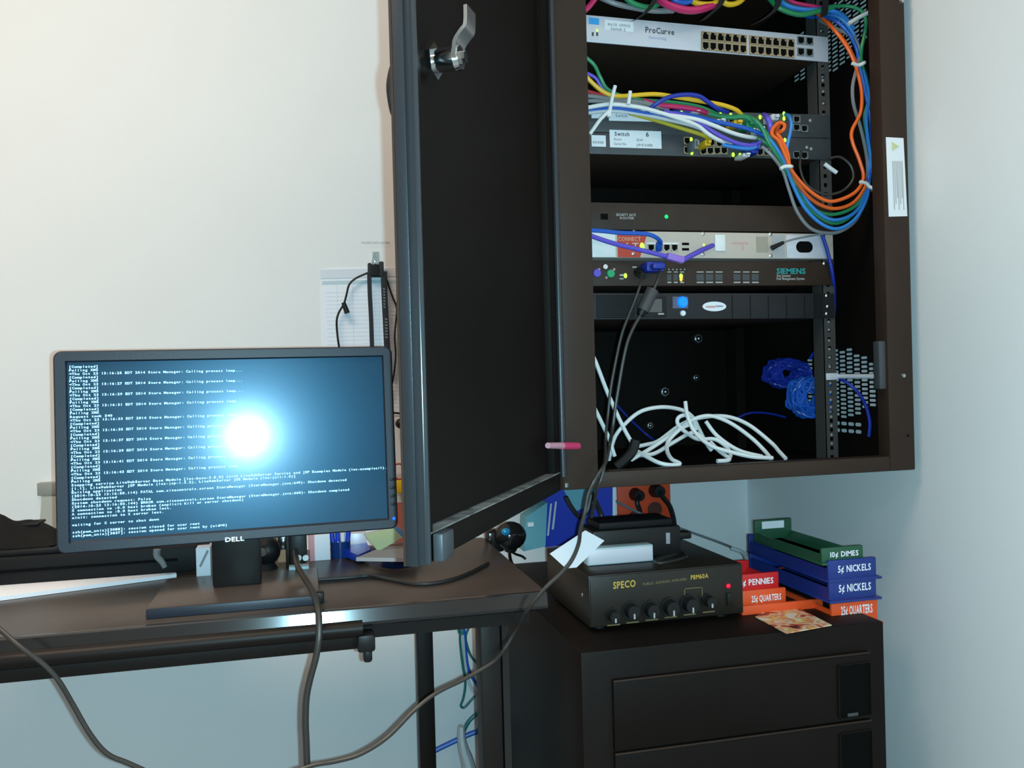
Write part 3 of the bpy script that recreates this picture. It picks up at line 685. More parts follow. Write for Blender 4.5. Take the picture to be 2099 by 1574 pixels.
# --- cables gathered at the top of the frame
yt = PR-.03
def top(label, col, pts, r=.0045): return cable(label, col, [(u, v, yt+d) for u, v, d in pts], r, group='cables sagging at the top of the rack')
top('magenta cable sagging deepest at the top edge', 'magenta', [(1320, -30, .02), (1352, 0, .0), (1380, 14, -.01), (1410, 21, -.012), (1440, 18, -.01), (1470, 5, 0), (1500, -25, .01)], .0062)
top('blue cable above the magenta sag', 'blue', [(1360, -25, .02), (1380, -2, 0), (1400, 5, 0), (1420, 0, .0), (1440, -20, .01)])
top('yellow cable sagging left of the black strap', 'yellow', [(1400, -20, .02), (1420, 3, 0), (1445, 9, -.006), (1468, 5, -.004), (1485, -14, .004)])
top('yellow cable sagging right of the black strap', 'yellow', [(1470, -15, .004), (1484, 5, -.004), (1500, 9, -.004), (1518, 2, 0), (1535, -18, .01)])
top('green cable dipping at the top left', 'green', [(1260, -30, .02), (1285, -2, 0), (1305, 10, 0), (1330, 15, .004), (1350, 8, .01)])
top('grey cable beneath the green one at the top left', 'grey', [(1220, -10, .02), (1260, 7, .01), (1300, 16, .01), (1340, 22, .012), (1380, 22, .016)])
top('magenta cable at the top beside the door', 'magenta', [(1198, 22, 0), (1210, 10, 0), (1225, -10, 0)])
top('green cable entering the top strap', 'green', [(1560, -25, .03), (1580, 0, .01), (1600, 18, 0), (1640, 30, 0), (1680, 22, 0), (1710, 14, .0)])
top('pink cable entering the top strap', 'magenta', [(1590, -20, .03), (1620, 2, .01), (1650, 10, .006), (1690, 16, .006)], .0032)
top('blue cable entering the top strap', 'sky', [(1580, -20, .03), (1610, 10, .01), (1650, 20, .006), (1690, 20, .004), (1725, 30, 0), (1750, 60, 0)], .004)
for lab, pts in (('black hook and loop strap at the top left', [(1352, -20), (1335, 12), (1318, 30), (1300, 42)]), ('black hook and loop strap between the yellow cables', [(1484, -20), (1478, 6), (1462, 24), (1440, 42)]), ('black hook and loop strap leaning beside the green bundle', [(1600, -20), (1592, 15), (1570, 36), (1545, 50)]), ('black hook and loop strap round the top right bundle', [(1692, -25), (1692, 0), (1691, 20), (1688, 34)])):
    P = [at(u, v, yt-.016+.004*i) for i, (u, v) in enumerate(pts)]
    tag(MB().ribbon(P, .012, (1, -.2, .35), .0015).build('strap', K['softblack']), lab, 'strap', 'black hook and loop straps')

# --- leads of the beige and black units
cable('blue patch cable plugged into the beige appliance', 'blue', [(1176, 470, PR-.03), (1230, 473, PR-.032), (1270, 477, PR-.034), (1320, 479, PR-.034), (1342, 485, PR-.032), (1354, 496, PR-.022), (1352, 507, PR-.008)], .0036, plugs=[(1351, 498, PR-.018, 1350, 513, PR-.006, .010, 'c_blue')])
cable('purple lead with lilac moulded plug over the black device', 'purple', [(1200, 476, PR-.03), (1216, 485, PR-.034), (1262, 500, PR-.038), (1320, 514, PR-.04), (1372, 527, PR-.04)], .0038, plugs=[(1366, 525, PR-.04, 1400, 534, PR-.04, .014, 'c_lilac')])
cable('short purple lead rising right from the lilac plug', 'purple', [(1398, 534, PR-.038), (1415, 525, PR-.034), (1438, 513, PR-.026), (1461, 503, PR-.008)], .0042)
vg = thing('video_connector', 'blue video plug in the black device above the grey ferrite cord', 'plug', at(1340, 545, PR))
a = at(1324, 536, PR-.03); b = at(1360, 557, PR-.03)
MB().box(a.x, b.x, PR-.034, PR-.004, b.z, a.z, .003).build('plug_body', K['c_deepblue'], vg, world=True)
MB().box(a.x+.004, b.x-.004, PR-.05, PR-.034, b.z+.002, a.z-.004, .004).build('boot', K['c_deepblue'], vg, world=True)
kb = thing('keyboard_plug', 'black round plug left of the blue video plug', 'plug', at(1312, 560, PR))
MB().cyl(at(1308, 558, PR-.004), at(1318, 566, PR-.03), .008, .006, 14).build('plug_body', K['blackpl'], kb, world=True)
yk = PR-.05
cable('thin black cord hanging left of the ferrite', 'brown', [(1316, 566, PR-.03), (1312, 585, yk), (1300, 618, yk), (1285, 655, yk), (1273, 690, yk), (1262, 740, yk), (1252, 795, yk), (1246, 850, yk), (1241, 905, yk), (1240, 945, PC-.006), (1234, 975, PC-.02), (1222, 1010, PC-.01), (1213, 1060, PC+.05)], .0024, name='signal_cable')
fer = thing('signal_cable', 'long dark cord with a grey ferrite, hanging out of the rack past the white tag', 'cable', at(1330, 610, yk))
LONG = [(1352, 556, PR-.04), (1349, 572, yk), (1340, 592, yk), (1328, 615, yk), (1316, 640, yk), (1300, 668, yk), (1287, 698, yk), (1278, 735, yk), (1270, 780, yk), (1262, 830, yk), (1256, 875, yk), (1248, 920, yk+.01), (1240, 950, PC-.008), (1222, 978, PC-.022), (1206, 1012, PC-.02), (1199, 1050, PC-.02), (1190, 1085, PC-.03), (1186, 1115, PC-.05), (1172, 1148, PC-.06), (1150, 1175, PC-.06), (1118, 1205, PC-.06), (1085, 1245, PC-.05), (1058, 1290, PC), (1034, 1330, PC), (1010, 1357, PC-.02), (955, 1390, PC-.03), (895, 1420, PC-.04), (850, 1455, PC-.05), (795, 1510, PC-.06), (740, 1545, PC-.07), (690, 1560, PC-.07), (640, 1569, PC-.07), (580, 1590, PC-.07)]
MB().tube([at(*q) for q in LONG], .0029, 8, 6).build('cord', K['c_brown'], fer, world=True)
MB().cyl(at(1338, 594, yk), at(1317, 637, yk), .0105, .0105, 16).build('ferrite', mat('ferrite_grey', (.055, .050, .050), .5), fer, world=True)
MB().cyl(at(1318, 634, yk), at(1312, 646, yk), .0085, .006, 16).build('ferrite_cap', K['blackpl'], fer, world=True)

# --- white cables heaped on the cabinet floor
def low(label, pts, y, r=.0034, **k): return cable(label, 'white', group='white cables heaped on the cabinet floor', pts=[(1180+x/3, 640+z/3, y+(d if d else 0)) for x, z, d in pts], r=r, **k)
y0 = PC+.11
low('white cable slanting down from the door edge to the black clip', [(105, 270, 0), (125, 310, 0), (190, 480, 0), (225, 560, 0), (270, 660, 0), (310, 740, 0), (345, 800, 0)], y0)
low('white cable low at the door edge, below the slanting one', [(110, 580, 0), (132, 622, 0), (165, 690, 0), (205, 775, 0), (225, 840, 0), (240, 885, .0)], y0-.01)
low('white cable in one wide arch at the left of the heap', [(205, 905, -.03), (212, 870, -.02), (240, 770, 0), (300, 690, 0), (400, 610, 0), (530, 583, 0), (650, 600, .01), (720, 645, .01), (760, 720, .01), (800, 800, .01), (835, 850, .01)], y0+.03)
low('white cable with an upright tip at the middle of the heap', [(674, 550, 0), (688, 640, -.01), (735, 740, -.02), (830, 820, -.04), (950, 858, -.05), (1080, 888, -.06), (1210, 896, -.06)], y0)
low('white cable arching to a right end, shorter of the two', [(345, 905, -.05), (440, 850, -.02), (560, 772, 0), (650, 705, .01), (730, 655, .01), (830, 637, .01), (950, 680, 0), (1080, 772, -.01), (1160, 850, -.03), (1200, 900, -.05)], y0)
low('white cable arching to a right end, longest of the heap', [(350, 830, 0), (430, 815, .01), (510, 790, .02), (640, 695, .02), (760, 650, .02), (920, 640, .02), (1060, 690, .01), (1200, 800, -.01), (1250, 855, -.03), (1292, 900, -.05)], y0+.005)
low('white cable in a small tight loop at the middle of the heap', [(740, 720, .01), (715, 650, 0), (672, 632, -.01), (630, 650, -.01), (630, 690, -.01), (680, 740, -.01), (750, 780, 0), (850, 780, 0), (920, 822, -.01), (952, 870, -.03), (940, 910, -.05)], y0+.01)
low('white cable flat along the cabinet lip', [(372, 850, -.02), (440, 890, -.05), (520, 928, -.07), (600, 940, -.075), (640, 930, -.075), (590, 903, -.06), (562, 850, -.03), (572, 790, -.01), (640, 720, .0), (700, 690, 0)], y0)
low('white cable straight down the right of the heap', [(800, 670, .02), (870, 760, .01), (1000, 848, -.01), (1150, 888, -.03)], y0)
low('white cable end turned back at the lip', [(830, 800, -.01), (880, 850, -.03), (945, 905, -.055), (870, 915, -.06)], y0)
low('white cable doubled across the left of the heap', [(360, 880, -.04), (480, 870, -.02), (600, 800, .0), (720, 740, .01), (790, 780, .01)], y0+.004)
cable('thin blue cable lying along the cabinet back wall', 'deepblue', [(1265, 830, YB-.10), (1290, 858, YB-.10), (1325, 890, YB-.10), (1345, 905, YB-.12)], .0024)
cable('thin blue cable humped over the heap at the back', 'deepblue', [(1510, 857, YB-.2), (1540, 846, YB-.2), (1580, 848, YB-.2), (1620, 858, YB-.2)], .0024)
clip = MB().tube([at(u, v, PC+.06) for u, v in ((1303, 902), (1296, 925), (1278, 945), (1262, 958))], .008, 10, 4)
tag(clip.build('cord_clip', K['blackpl']), 'black curled clip lying at the left end of the white heap', 'clip')
# blue bundle hung at the side, two lobes of thin cable
def coil(label, u, v, y, ru, rv, loops, col):
    c = at(u, v, y); k = at(u+ru, v, y).x-c.x; kz = c.z-at(u, v+rv, y).z
    P = []
    ph = 0
    for i in range(loops*9):
        a = i*2*PI/9
        ax = .25*math.sin(i*.37); rr = .72+.28*math.sin(i*1.7)
        P.append(c+V((k*rr*math.cos(a+ax), .020*math.sin(i*.53), kz*rr*math.sin(a+ax*.5))))
    o = MB().tube(P, .0030, 6, 3).build('cable_coil', K['c_'+col]); return tag(o, label, 'cable')
coil('upper bunch of blue cable hung in the back right of the cabinet', 1612, 765, 1.52, 42, 30, 16, 'deepblue')
coil('lower bunch of blue cable in front of the vent slots', 1660, 815, 1.44, 40, 42, 18, 'blue')
cable('loose blue cable curving down over the vent slots', 'deepblue', [(1690, 770, 1.42), (1725, 778, 1.38), (1755, 800, 1.36), (1774, 830, 1.34), (1783, 865, 1.33), (1781, 895, 1.33)], .003)
cable('blue cable running down behind the right post', 'deepblue', [(1684, 478, PR-.012), (1696, 515, PR-.012), (1706, 560, PR-.01), (1710, 600, PR+.01), (1708, 650, PR+.05), (1690, 690, PR+.12), (1660, 735, PR+.16)], .0032)
# pink marker clipped across the hinge
pm = thing('marker_pen', 'pink marker wedged across the cabinet door hinge', 'marker', at(1153, 914, PC-.02))
pA, pB = at(1184, 914, 1.212), at(1123, 913, 1.118); pM = pA.lerp(pB, .55)
MB().cyl(pA, pM, .0052, .0052, 14).build('barrel', K['redtag'], pm, world=True)
MB().cyl(pM, pB, .0048, .004, 14).build('cap', K['pinkpale'], pm, world=True)

# ================================================================== desk
XDL = -1.35; XDR = atz(1125, 1216, ZD).x; YDB = 1.66
desk = thing('desk', 'dark brown desk against the back wall under the monitor', 'desk', ((XDL+XDR)/2, (PD+YDB)/2, 0))
def kp(name, mb, m, p=desk, **k): return mb.build(name, m, p, world=True, **k)
kp('tabletop', MB().box(XDL, XDR, PD+.012, YDB, ZD-.026, ZD, .002), K['desk'])
ep = [(PD+.012, ZD), (PD+.006, ZD), (PD+.0045, ZD-.002), (PD, ZD-.019), (PD+.001, ZD-.023), (PD+.005, ZD-.026), (PD+.012, ZD-.026)]
kp('front_edge', MB().poly([(XDL, y, z) for y, z in ep], (XDR-XDL, 0, 0)), K['deskedge'], ang=20)
kp('apron', MB().box(XDL+.02, XDR-.02, PD+.03, PD+.05, ZD-.050, ZD-.026), K['leg'])
def post(u0, u1, vt, y, wd):
    a, b = at(u0, vt, y), at(u1, vt, y)
    return MB().box(a.x, b.x, y, y+wd, 0, ZD-.026, .002)
kp('leg', post(857, 890, 1400, 1.59, .03), K['leg'])
kp('leg', post(987, 1028, 1400, 1.235, .04), K['leg'])
kp('leg', MB().box(XDL+.03, XDL+.07, 1.235, 1.275, 0, ZD-.026, .002), K['leg'])
kp('leg', MB().box(XDL+.03, XDL+.06, 1.59, 1.62, 0, ZD-.026, .002), K['leg'])
a = at(1034, 1400, 1.245)
kp('leg_strip', MB().box(a.x-.004, a.x+.006, 1.236, 1.275, 0, ZD-.026), K['deskedge'])
kp('foot_rail', MB().box(at(985, 1400, 1.235).x, at(1030, 1400, 1.235).x, 1.275, 1.60, .02, .06, .004), K['leg'])
# keyboard tray slung under the front
tray = thing('keyboard_tray', 'long black sliding keyboard tray slung under the desk front', 'tray', (-.4, PD+.05, ZD-.08))
ztr1 = at(0, 1352, PD-.01).z; ztr0 = at(0, 1402, PD).z; xt = at(762, 1320, PD).x
MB().box(XDL+.1, xt-.012, PD-.004, PD+.26, ztr0, ztr1-.004, .006).build('shelf', K['leg'], tray, world=True)
MB().tube([(XDL+.1, PD-.004, ztr1-.004), (xt-.012, PD-.004, ztr1-.004)], .011, 16, 1).build('front_roll', K['leg'], tray, world=True)
a = at(762, 1313, PD); 
MB().box(xt-.020, xt+.004, PD-.014, PD+.02, a.z-.012, a.z+.012, .004).box(xt-.012, xt, PD-.008, PD+.01, a.z-.028, a.z-.010, .004).build('end_stop', K['blackpl'], tray, world=True)
for x in (XDL+.2, xt-.06):
    MB().box(x, x+.03, PD+.06, PD+.22, ztr1-.006, ZD-.026).build('hanger', K['leg'], tray, world=True)

# ================================================================== monitor
nrm = ray(495, 890).normalized(); RM = 1.33
Xm = V((nrm.y, -nrm.x, 0)).normalized(); Zm = Xm.cross(nrm).normalized()
cs = []
for q in ((112, 718), (800, 712), (818, 1088), (114, 1130)):
    r = ray(*q); r = r/r.dot(nrm)*RM; cs.append((r.dot(Xm), r.dot(Zm)))
mcx = sum(c[0] for c in cs)/4; mcz = sum(c[1] for c in cs)/4
MWd = (cs[1][0]-cs[0][0]+cs[2][0]-cs[3][0])/2; MHt = (cs[0][1]-cs[3][1]+cs[1][1]-cs[2][1])/2
org = EYEP + nrm*RM + Xm*mcx + Zm*mcz
MMon = Matrix(((Xm.x, nrm.x, Zm.x, org.x), (Xm.y, nrm.y, Zm.y, org.y), (Xm.z, nrm.z, Zm.z, org.z), (0, 0, 0, 1)))
mon = thing('monitor', 'black widescreen monitor showing a terminal log, on the desk', 'monitor', M=MMon)
def ml(u, v):
    r = ray(u, v); r = r/r.dot(nrm)*RM + EYEP - org; return r.dot(Xm), r.dot(Zm)
sx0, sx1 = (ml(138, 741)[0]+ml(144, 1097)[0])/2, (ml(785, 733)[0]+ml(792, 1070)[0])/2
sz1, sz0 = (ml(138, 741)[1]+ml(785, 733)[1])/2, (ml(144, 1097)[1]+ml(792, 1070)[1])/2 - .001
hw, hh = MWd/2, MHt/2
def rrect(x0, x1, z0, z1, r, n=5):
    P = []
    for cx, cz, a0 in ((x1-r, z1-r, 0), (x0+r, z1-r, 90), (x0+r, z0+r, 180), (x1-r, z0+r, 270)):
        for k in range(n+1):
            a = math.radians(a0+90*k/n); P.append((cx+r*math.cos(a), cz+r*math.sin(a)))
    return P
# bezel: rounded outer rim with a bevelled inner opening
def ring(mb, L1, L2):
    n = len(L1); A = [mb.b.verts.new(p) for p in L1]; B = [mb.b.verts.new(p) for p in L2]
    for i in range(n): mb.b.faces.new((A[i], A[(i+1) % n], B[(i+1) % n], B[i]))
O = rrect(-hw, hw, -hh, hh, .011); Oi = rrect(-hw+.002, hw-.002, -hh+.002, hh-.002, .010)
I0 = rrect(sx0-.002, sx1+.002, sz0-.003, sz1+.002, .0006); I1 = rrect(sx0, sx1, sz0, sz1, .0005)
mb = MB()
ring(mb, [(x, .030, z) for x, z in O], [(x, -.002, z) for x, z in O]); ring(mb, [(x, -.002, z) for x, z in O], [(x, -.004, z) for x, z in Oi])
ring(mb, [(x, -.004, z) for x, z in Oi], [(x, -.004, z) for x, z in I0]); ring(mb, [(x, -.004, z) for x, z in I0], [(x, .0012, z) for x, z in I1])
bmesh.ops.remove_doubles(mb.b, verts=mb.b.verts, dist=1e-6)
mb.build('bezel', K['monb'], mon)
mb = MB(); mb.poly([(x, .028, z) for x, z in O], (0, .004, 0)); mb.box(-hw*.6, hw*.6, .03, .055, -hh*.6, hh*.6, .012)
mb.build('rear_shell', K['monb'], mon)
SCR = bpy.data.materials.new('lcd_panel'); SCR.use_nodes = True
b_ = SCR.node_tree.nodes['Principled BSDF']
b_.inputs['Base Color'].default_value = (.012, .03, .05, 1); b_.inputs['Roughness'].default_value = .32
b_.inputs['Specular IOR Level'].default_value = .58; b_.inputs['Specular Tint'].default_value = (.20, .64, 1, 1)
b_.inputs['Coat Weight'].default_value = .5; b_.inputs['Coat Roughness'].default_value = .17
b_.inputs['Emission Color'].default_value = (.010, .036, .085, 1); b_.inputs['Emission Strength'].default_value = .30
MB().box(sx0-.001, sx1+.001, .0008, .004, sz0-.001, sz1+.001).build('screen', SCR, mon)
# the terminal: 128 columns by 48 rows
TT = []
secs = ['25', '27', '29', '31', '33', '35', '37', '39', '41', '43']
for i, s_ in enumerate(secs):
    TT += ['[Completed]', 'Polling XMS']
    if s_ == '33': TT.append('Request took 540')
    TT.append('<Thu Oct 23 13:16:%s EDT 2014 Store Manager: Calling process loop...' % s_)
TT += ['[Completed]', 'Polling XMS',
 'Stopping service LiteWebServer Base Module [lws-base-3.0.0] (with LiteWebServer Servlet and JSP Examples Module (lws-examples/1).',
 '[1.1], LiteWebServer JSP Module (lws-jsp-1.3.2), LiteWebServer JSE Module (lws-jsll-1.0)]',
 'Exiting application',
 '(2014-10-23 13:16:50.114) FATAL com.sitecontrols.screen StoreManager (StoreManager.java:649)- Shutdown detected',
 'Shutdown detected', 'System shutdown request: False',
 '(2014-10-23 13:16:50.144) ERROR com.sitecontrols.screen StoreManager (StoreManager.java:660)- Shutdown completed',
 'X connection to :0.0 host broken (explicit kill or server shutdown)',
 'A connection to :0.0 host broken lost.', 'xinit: connection to X server lost.', '',
 'waiting for X server to shut down', '',
 'ssh(pam_unix)[3088]: session closed for user root', 'ssh(pam_unix)[3837]: session opened for user root by (uid=0)']
mb = MB(); cw = (sx1-sx0-.004)/128; rh = (sz1-sz0-.005)/48.6
for i, line in enumerate(TT):
    zb = sz1-.0035-(i+.82)*rh
    for j, ch in enumerate(line):
        if ch == ' ': continue
        vs, fs = glyph(ch)
        a0 = min(v[0] for v in vs); a1 = max(v[0] for v in vs); gw = a1-a0
        sc_ = min(cw*.93/gw, cw*1.75); x0 = sx0+.002+j*cw+(cw-gw*sc_)/2
        mb.add([(x0+(v[0]-a0)*sc_, .0004, zb+v[1]*rh*.92) for v in vs], fs)
K['term'] = mat('terminal_text', (.1, .2, .3), emit=(.36, .72, 1), es=2.2)
mb.build('screen_text', K['term'], mon, kind='stuff', fixn=False)
# buttons, light, badge
bxx = (sx1+hw)/2+.001
for k in range(4):
    z = -hh+.075-k*.0125
    MB().box(bxx-.004, bxx+.004, -.0052, -.003, z-.002, z+.002, .0006).build('button', K['blackpl'], mon)
x_, z_ = ml(808, 1062)
MB().ball((x_-.001, -.004, z_), .0026, (1, .6, 1), 10).build('power_light', K['led_b'], mon)
mb = MB(); x_, z_ = ml(462, 1110); lettering(mb, 'DELL', (x_, -.0045, z_), (1, 0, 0), (0, 0, 1), width=.026, height=.0062)
mb.build('badge', K['steel'], mon, fixn=False)
# stand: neck and flat base
ya = MMon @ V((0, .055, 0))
n0, n1 = at(436, 1150, 1.345), at(535, 1150, 1.345)
MB().box(n0.x, n1.x, 1.335, 1.365, ZD+.013, org.z-.05, .004).build('neck', K['blackpl'], mon, world=True)
B = [atz(292, 1268, ZD), atz(658, 1242, ZD), atz(640, 1186, ZD), atz(330, 1200, ZD)]
yb0, yb1 = (B[0].y+B[1].y)/2, (B[2].y+B[3].y)/2
xb0, xb1 = at(298, 1260, yb0).x, at(656, 1240, yb0).x
MB().box(xb0, xb1, yb0, yb1, ZD, ZD+.014, .003).build('base', K['base'], mon, world=True)
MB().box(xb1-.010, xb1+.006, yb0+.004, yb0+.02, ZD, ZD+.016, .003).build('foot', K['blackpl'], mon, world=True)

MB().box(xb0+.001, xb1-.001, yb0-.001, yb0+.004, ZD+.0005, ZD+.0135, .001).build('base_front', K['monb'], mon, world=True)
# --- leads in front of the desk
def cord(label, pts, r, col='brown'): return cable(label, col, pts, r, name='power_cable', cat='cable', n=10)
vc = thing('video_cable', 'thick dark video cable from under the monitor straight down over the desk edge', 'cable', at(640, 1200, PD))
MB().tube([at(*q) for q in ((604, 1118, 1.36), (608, 1150, 1.33), (618, 1175, 1.29), (634, 1200, 1.25), (646, 1225, 1.205), (653, 1255, 1.178), (654, 1300, 1.165), (648, 1345, 1.162), (636, 1390, 1.162), (628, 1430, 1.162), (626, 1480, 1.162), (628, 1530, 1.162), (630, 1600, 1.162))], .0044, 10, 6).build('cord', K['c_brown'], vc, world=True)
a, b = at(594, 1105, 1.37), at(630, 1150, 1.37)
MB().box(a.x, b.x, 1.35, 1.375, b.z, a.z+.02, .004).build('plug', K['blackpl'], vc, world=True)
for du in (0, 24): 
    p = at(612+du*.6, 1142, 1.345); MB().cyl(p, p+V((0, -.006, 0)), .0045, n=12).build('thumb_screw', K['steel'], vc, world=True)
cord('thick dark cord drooping in front of the desk at the far left', [(-700, 1120, 1.30), (-420, 1150, 1.24), (-200, 1195, 1.195), (-40, 1262, 1.17), (0, 1290, 1.165), (40, 1325, 1.15), (90, 1362, 1.145), (120, 1395, 1.145), (150, 1445, 1.15), (185, 1505, 1.15), (220, 1545, 1.15), (265, 1565, 1.15), (320, 1590, 1.15)], .0031)
cable('dark cord snaking across the desktop toward the cabinet door', 'black', [(u, v, atz(u, v, ZD+.0035).y) for u, v in ((650, 1189), (720, 1184), (760, 1181), (800, 1188), (850, 1197), (900, 1194), (950, 1180), (1000, 1155))], .0032, name='power_cable')

# ================================================================== things on the left of the desk
def on_desk(u, v): return atz(u, v, ZD)
q = on_desk(200, 1194)
yb = q.y
t_ = thing('document_scanner', 'low flat black machine lying behind and left of the monitor', 'machine', (at(150, 1190, yb).x, yb+.1, ZD))
x0, x1 = at(-60, 1150, yb).x, at(404, 1150, yb).x
z1 = at(250, 1128, yb).z
MB().box(x0, x1, yb, yb+.20, ZD+.006, z1, .005).build('body', K['softblack'], t_, world=True)
MB().box(x0+.005, x1-.06, yb+.01, yb+.19, z1, z1+.008, .003).build('lid', K['softblack'], t_, world=True)
MB().box(x0, x1-.03, yb-.002, yb+.004, ZD+.026, ZD+.030).build('front_groove', K['hole_shade'], t_, world=True)
for xx in (x0+.03, x1-.05): MB().cyl((xx, yb+.02, ZD), (xx, yb+.02, ZD+.007), .008).build('foot', K['softblack'], t_, world=True)
# heap of black cloth on it
mb = MB(); c0 = at(40, 1105, yb+.10)
nU, nV = 22, 12; grid = []
for j in range(nV):
    row = []
    for i in range(nU):
        s_, t2 = i/(nU-1), j/(nV-1)
        e = math.sin(PI*s_)**.7*math.sin(PI*t2)**.6
        h = .048*e*(.75+.35*math.sin(9*s_+3*t2)*math.cos(5*t2+2*s_))
        row.append(mb.b.verts.new((c0.x-.10+.17*s_, yb+.03+.14*t2, z1+.009+max(0, h))))
    grid.append(row)
for j in range(nV-1):
    for i in range(nU-1): mb.b.faces.new((grid[j][i], grid[j][i+1], grid[j+1][i+1], grid[j+1][i]))
bmesh.ops.solidify(mb.b, geom=mb.b.faces[:], thickness=.003)
tag(mb.build('cloth', K['cloth'], fixn=True), 'crumpled black cloth heaped on the flat black machine', 'cloth')
# pale pad of paper in front
pp = [on_desk(-60, 1240), on_desk(150, 1210), on_desk(362, 1184), on_desk(340, 1176), on_desk(-60, 1196)]
pp = [V((p.x, p.y, ZD+.0005)) for p in pp]
mb = MB(); mb.poly([pp[0], pp[2], pp[2]+V((-.01, .035, 0)), V((pp[0].x, pp[2].y+.03, pp[0].z))], (0, 0, .006))
tag(mb.build('paper_pad', K['paper']), 'white paper pad lying along the front of the flat black machine', 'paper')
# small white card by the neck
a, b = at(401, 1124, 1.47), at(432, 1172, 1.47)
t_ = thing('gift_box', 'small white box just left of the monitor neck', 'box', (a.x, 1.48, ZD))
MB().box(a.x, b.x, 1.47, 1.50, ZD, a.z, .001).build('box', K['paper'], t_, world=True)
MB().poly([at(u, v, 1.4693) for u, v in ((408, 1160), (412, 1163), (428, 1130), (424, 1127))], (0, .0005, 0)).build('grey_stripe', K['print'], t_, world=True)
tag(MB().tube([at(u, v, yb-.02) for u, v in ((322, 1126), (322, 1140), (332, 1152), (338, 1163))], .006, 10, 4, r_end=.004).build('plug', K['c_grey']), 'grey plug hanging under the monitor left of the neck', 'plug')
# beige trunking on the wall
a, b = at(85, 990, YW), at(116, 1106, YW)
t_ = thing('cable_trunking', 'beige cable trunking on the wall peeking left of the monitor', 'trunking', (a.x, YW, b.z))
MB().poly([at(86, 990, YW-.02), at(122, 990, YW-.02), at(122, 1108, YW-.02), at(92, 1108, YW-.02), at(90, 1070, YW-.02), at(88, 1100, YW-.02), at(80, 1085, YW-.02), at(85, 1030, YW-.02)], (0, .02, 0)).build('cover', K['beigepl'], t_, world=True)
MB().box(a.x-.002, at(124, 990, YW-.02).x, YW-.022, YW, a.z-.022, a.z+.002, .001).build('shadow_band', mat('shaded_beige', (.30, .29, .26), .5), t_, world=True)  # monitor's shadow on the trunking top, painted as a darker band
# dark shelf edge behind at far left on wall
a, b = at(-30, 1082, YDB-.04), at(80, 1110, YDB-.04)
t_ = thing('storage_box', 'dark box at the back of the desk, far left', 'box', (a.x, YDB-.03, ZD))
MB().box(a.x-.1, b.x, YDB-.05, YDB-.005, ZD, a.z, .002).build('box', K['blackpl'], t_, world=True)
MB().box(a.x-.1, b.x+.002, YDB-.052, YDB-.003, a.z, a.z+.004, .001).build('lid', K['softblack'], t_, world=True)

# ================================================================== wall papers, hook, lanyard
yp = YW-.0012
sh = thing('printed_sheet', 'white ruled log sheet hanging on the wall behind the monitor corner', 'paper', at(745, 700, YW))
sheet = [(658, 553), (690, 549), (845, 549), (850, 850), (812, 852), (664, 840)]
MB().poly([at(u, v, yp) for u, v in sheet], (0, .0008, 0)).build('sheet', K['paper'], sh, world=True)
mb = MB(); 
for k in range(30):
    v = 600+k*8.2
    a, b = at(668+k*.2, v+.5, yp-.0004), at(846, v-4.5, yp-.0004); dz = V((0, 0, .0007))
    mb.poly([a, b, b+dz, a+dz])
for u in (690, 722, 776): mb.poly([at(u, 572, yp-.0004), at(u+1, 572, yp-.0004), at(u+6, 845, yp-.0004), at(u+5, 845, yp-.0004)])
mb.build('ruled_lines', mat('pale_ruling', (.66, .70, .82), .8), sh, world=True, fixn=False)
MB().poly([at(u, v, yp-.0006) for u, v in ((660, 576), (846, 572), (846, 579), (660, 583))], (0, .0003, 0)).build('header_bar', mat('pale_teal_print', (.50, .62, .68), .8), sh, world=True)
cu = thing('tape_strip', 'clear tape strip across the top of the wall sheet', 'tape', at(750, 560, YW))
MB().poly([at(u, v, yp-.001) for u, v in ((656, 553), (846, 548), (846, 566), (657, 571))], (0, .0002, 0)).build('tape', mat('frosted_tape', (.66, .68, .74), .5), cu, world=True)
mb = MB(); lettering(mb, 'PASSDOWN NOTES', at(741, 500, YW-.0006), (1, 0, 0), (0, 0, 1), width=at(799, 500, YW).x-at(741, 500, YW).x, height=.0055)
tg = thing('wall_lettering', 'small grey lettering strip on the wall above the hook', 'label', at(770, 497, YW))
mb.build('lettering', K['wprint'], tg, world=True, fixn=False)
MB().poly([at(u, v, YW-.0003) for u, v in ((737, 491), (803, 491), (803, 505), (737, 505))], (0, .0002, 0)).build('strip', K['wall'], tg, world=True)
hk = thing('wall_hook', 'clear adhesive hook on the wall above the binder clip', 'hook', at(769, 530, YW))
a, b = at(763, 516, YW), at(777, 540, YW)
MB().box(a.x, b.x, YW-.003, YW, b.z, a.z, .001).build('plate', K['glass'], hk, world=True)
MB().tube([at(u, v, y) for u, v, y in ((769, 520, YW-.004), (765, 530, YW-.008), (764, 540, YW-.016), (770, 546, YW-.020), (776, 540, YW-.018))], .0022, 8, 5).build('prong', K['glass'], hk, world=True)
bc = thing('binder_clip', 'black binder clip hanging from the clear wall hook', 'clip', at(770, 553, YW))
a, b = at(754, 540, YW-.02), at(787, 567, YW-.02)
MB().poly([(a.x, YW-.020, b.z), (a.x, YW-.006, b.z), (a.x, YW-.012, a.z), (a.x, YW-.014, a.z)], (b.x-a.x, 0, 0)).box(a.x+.003, b.x-.003, YW-.023, YW-.012, b.z+.001, a.z-.002, .002).build('clip_body', K['softblack'], bc, world=True)
MB().box(a.x, a.x+.007, YW-.024, YW-.018, b.z+.002, a.z+.001, .002).box(b.x-.009, b.x, YW-.024, YW-.018, b.z, a.z+.004, .002).build('knot', K['strap'], bc, world=True)
MB().tube([at(u, v, YW-.015) for u, v in ((763, 541), (764, 533), (769, 528), (774, 533), (775, 540))], .0011, 6, 5).build('wire_arm', K['steel'], bc, world=True)
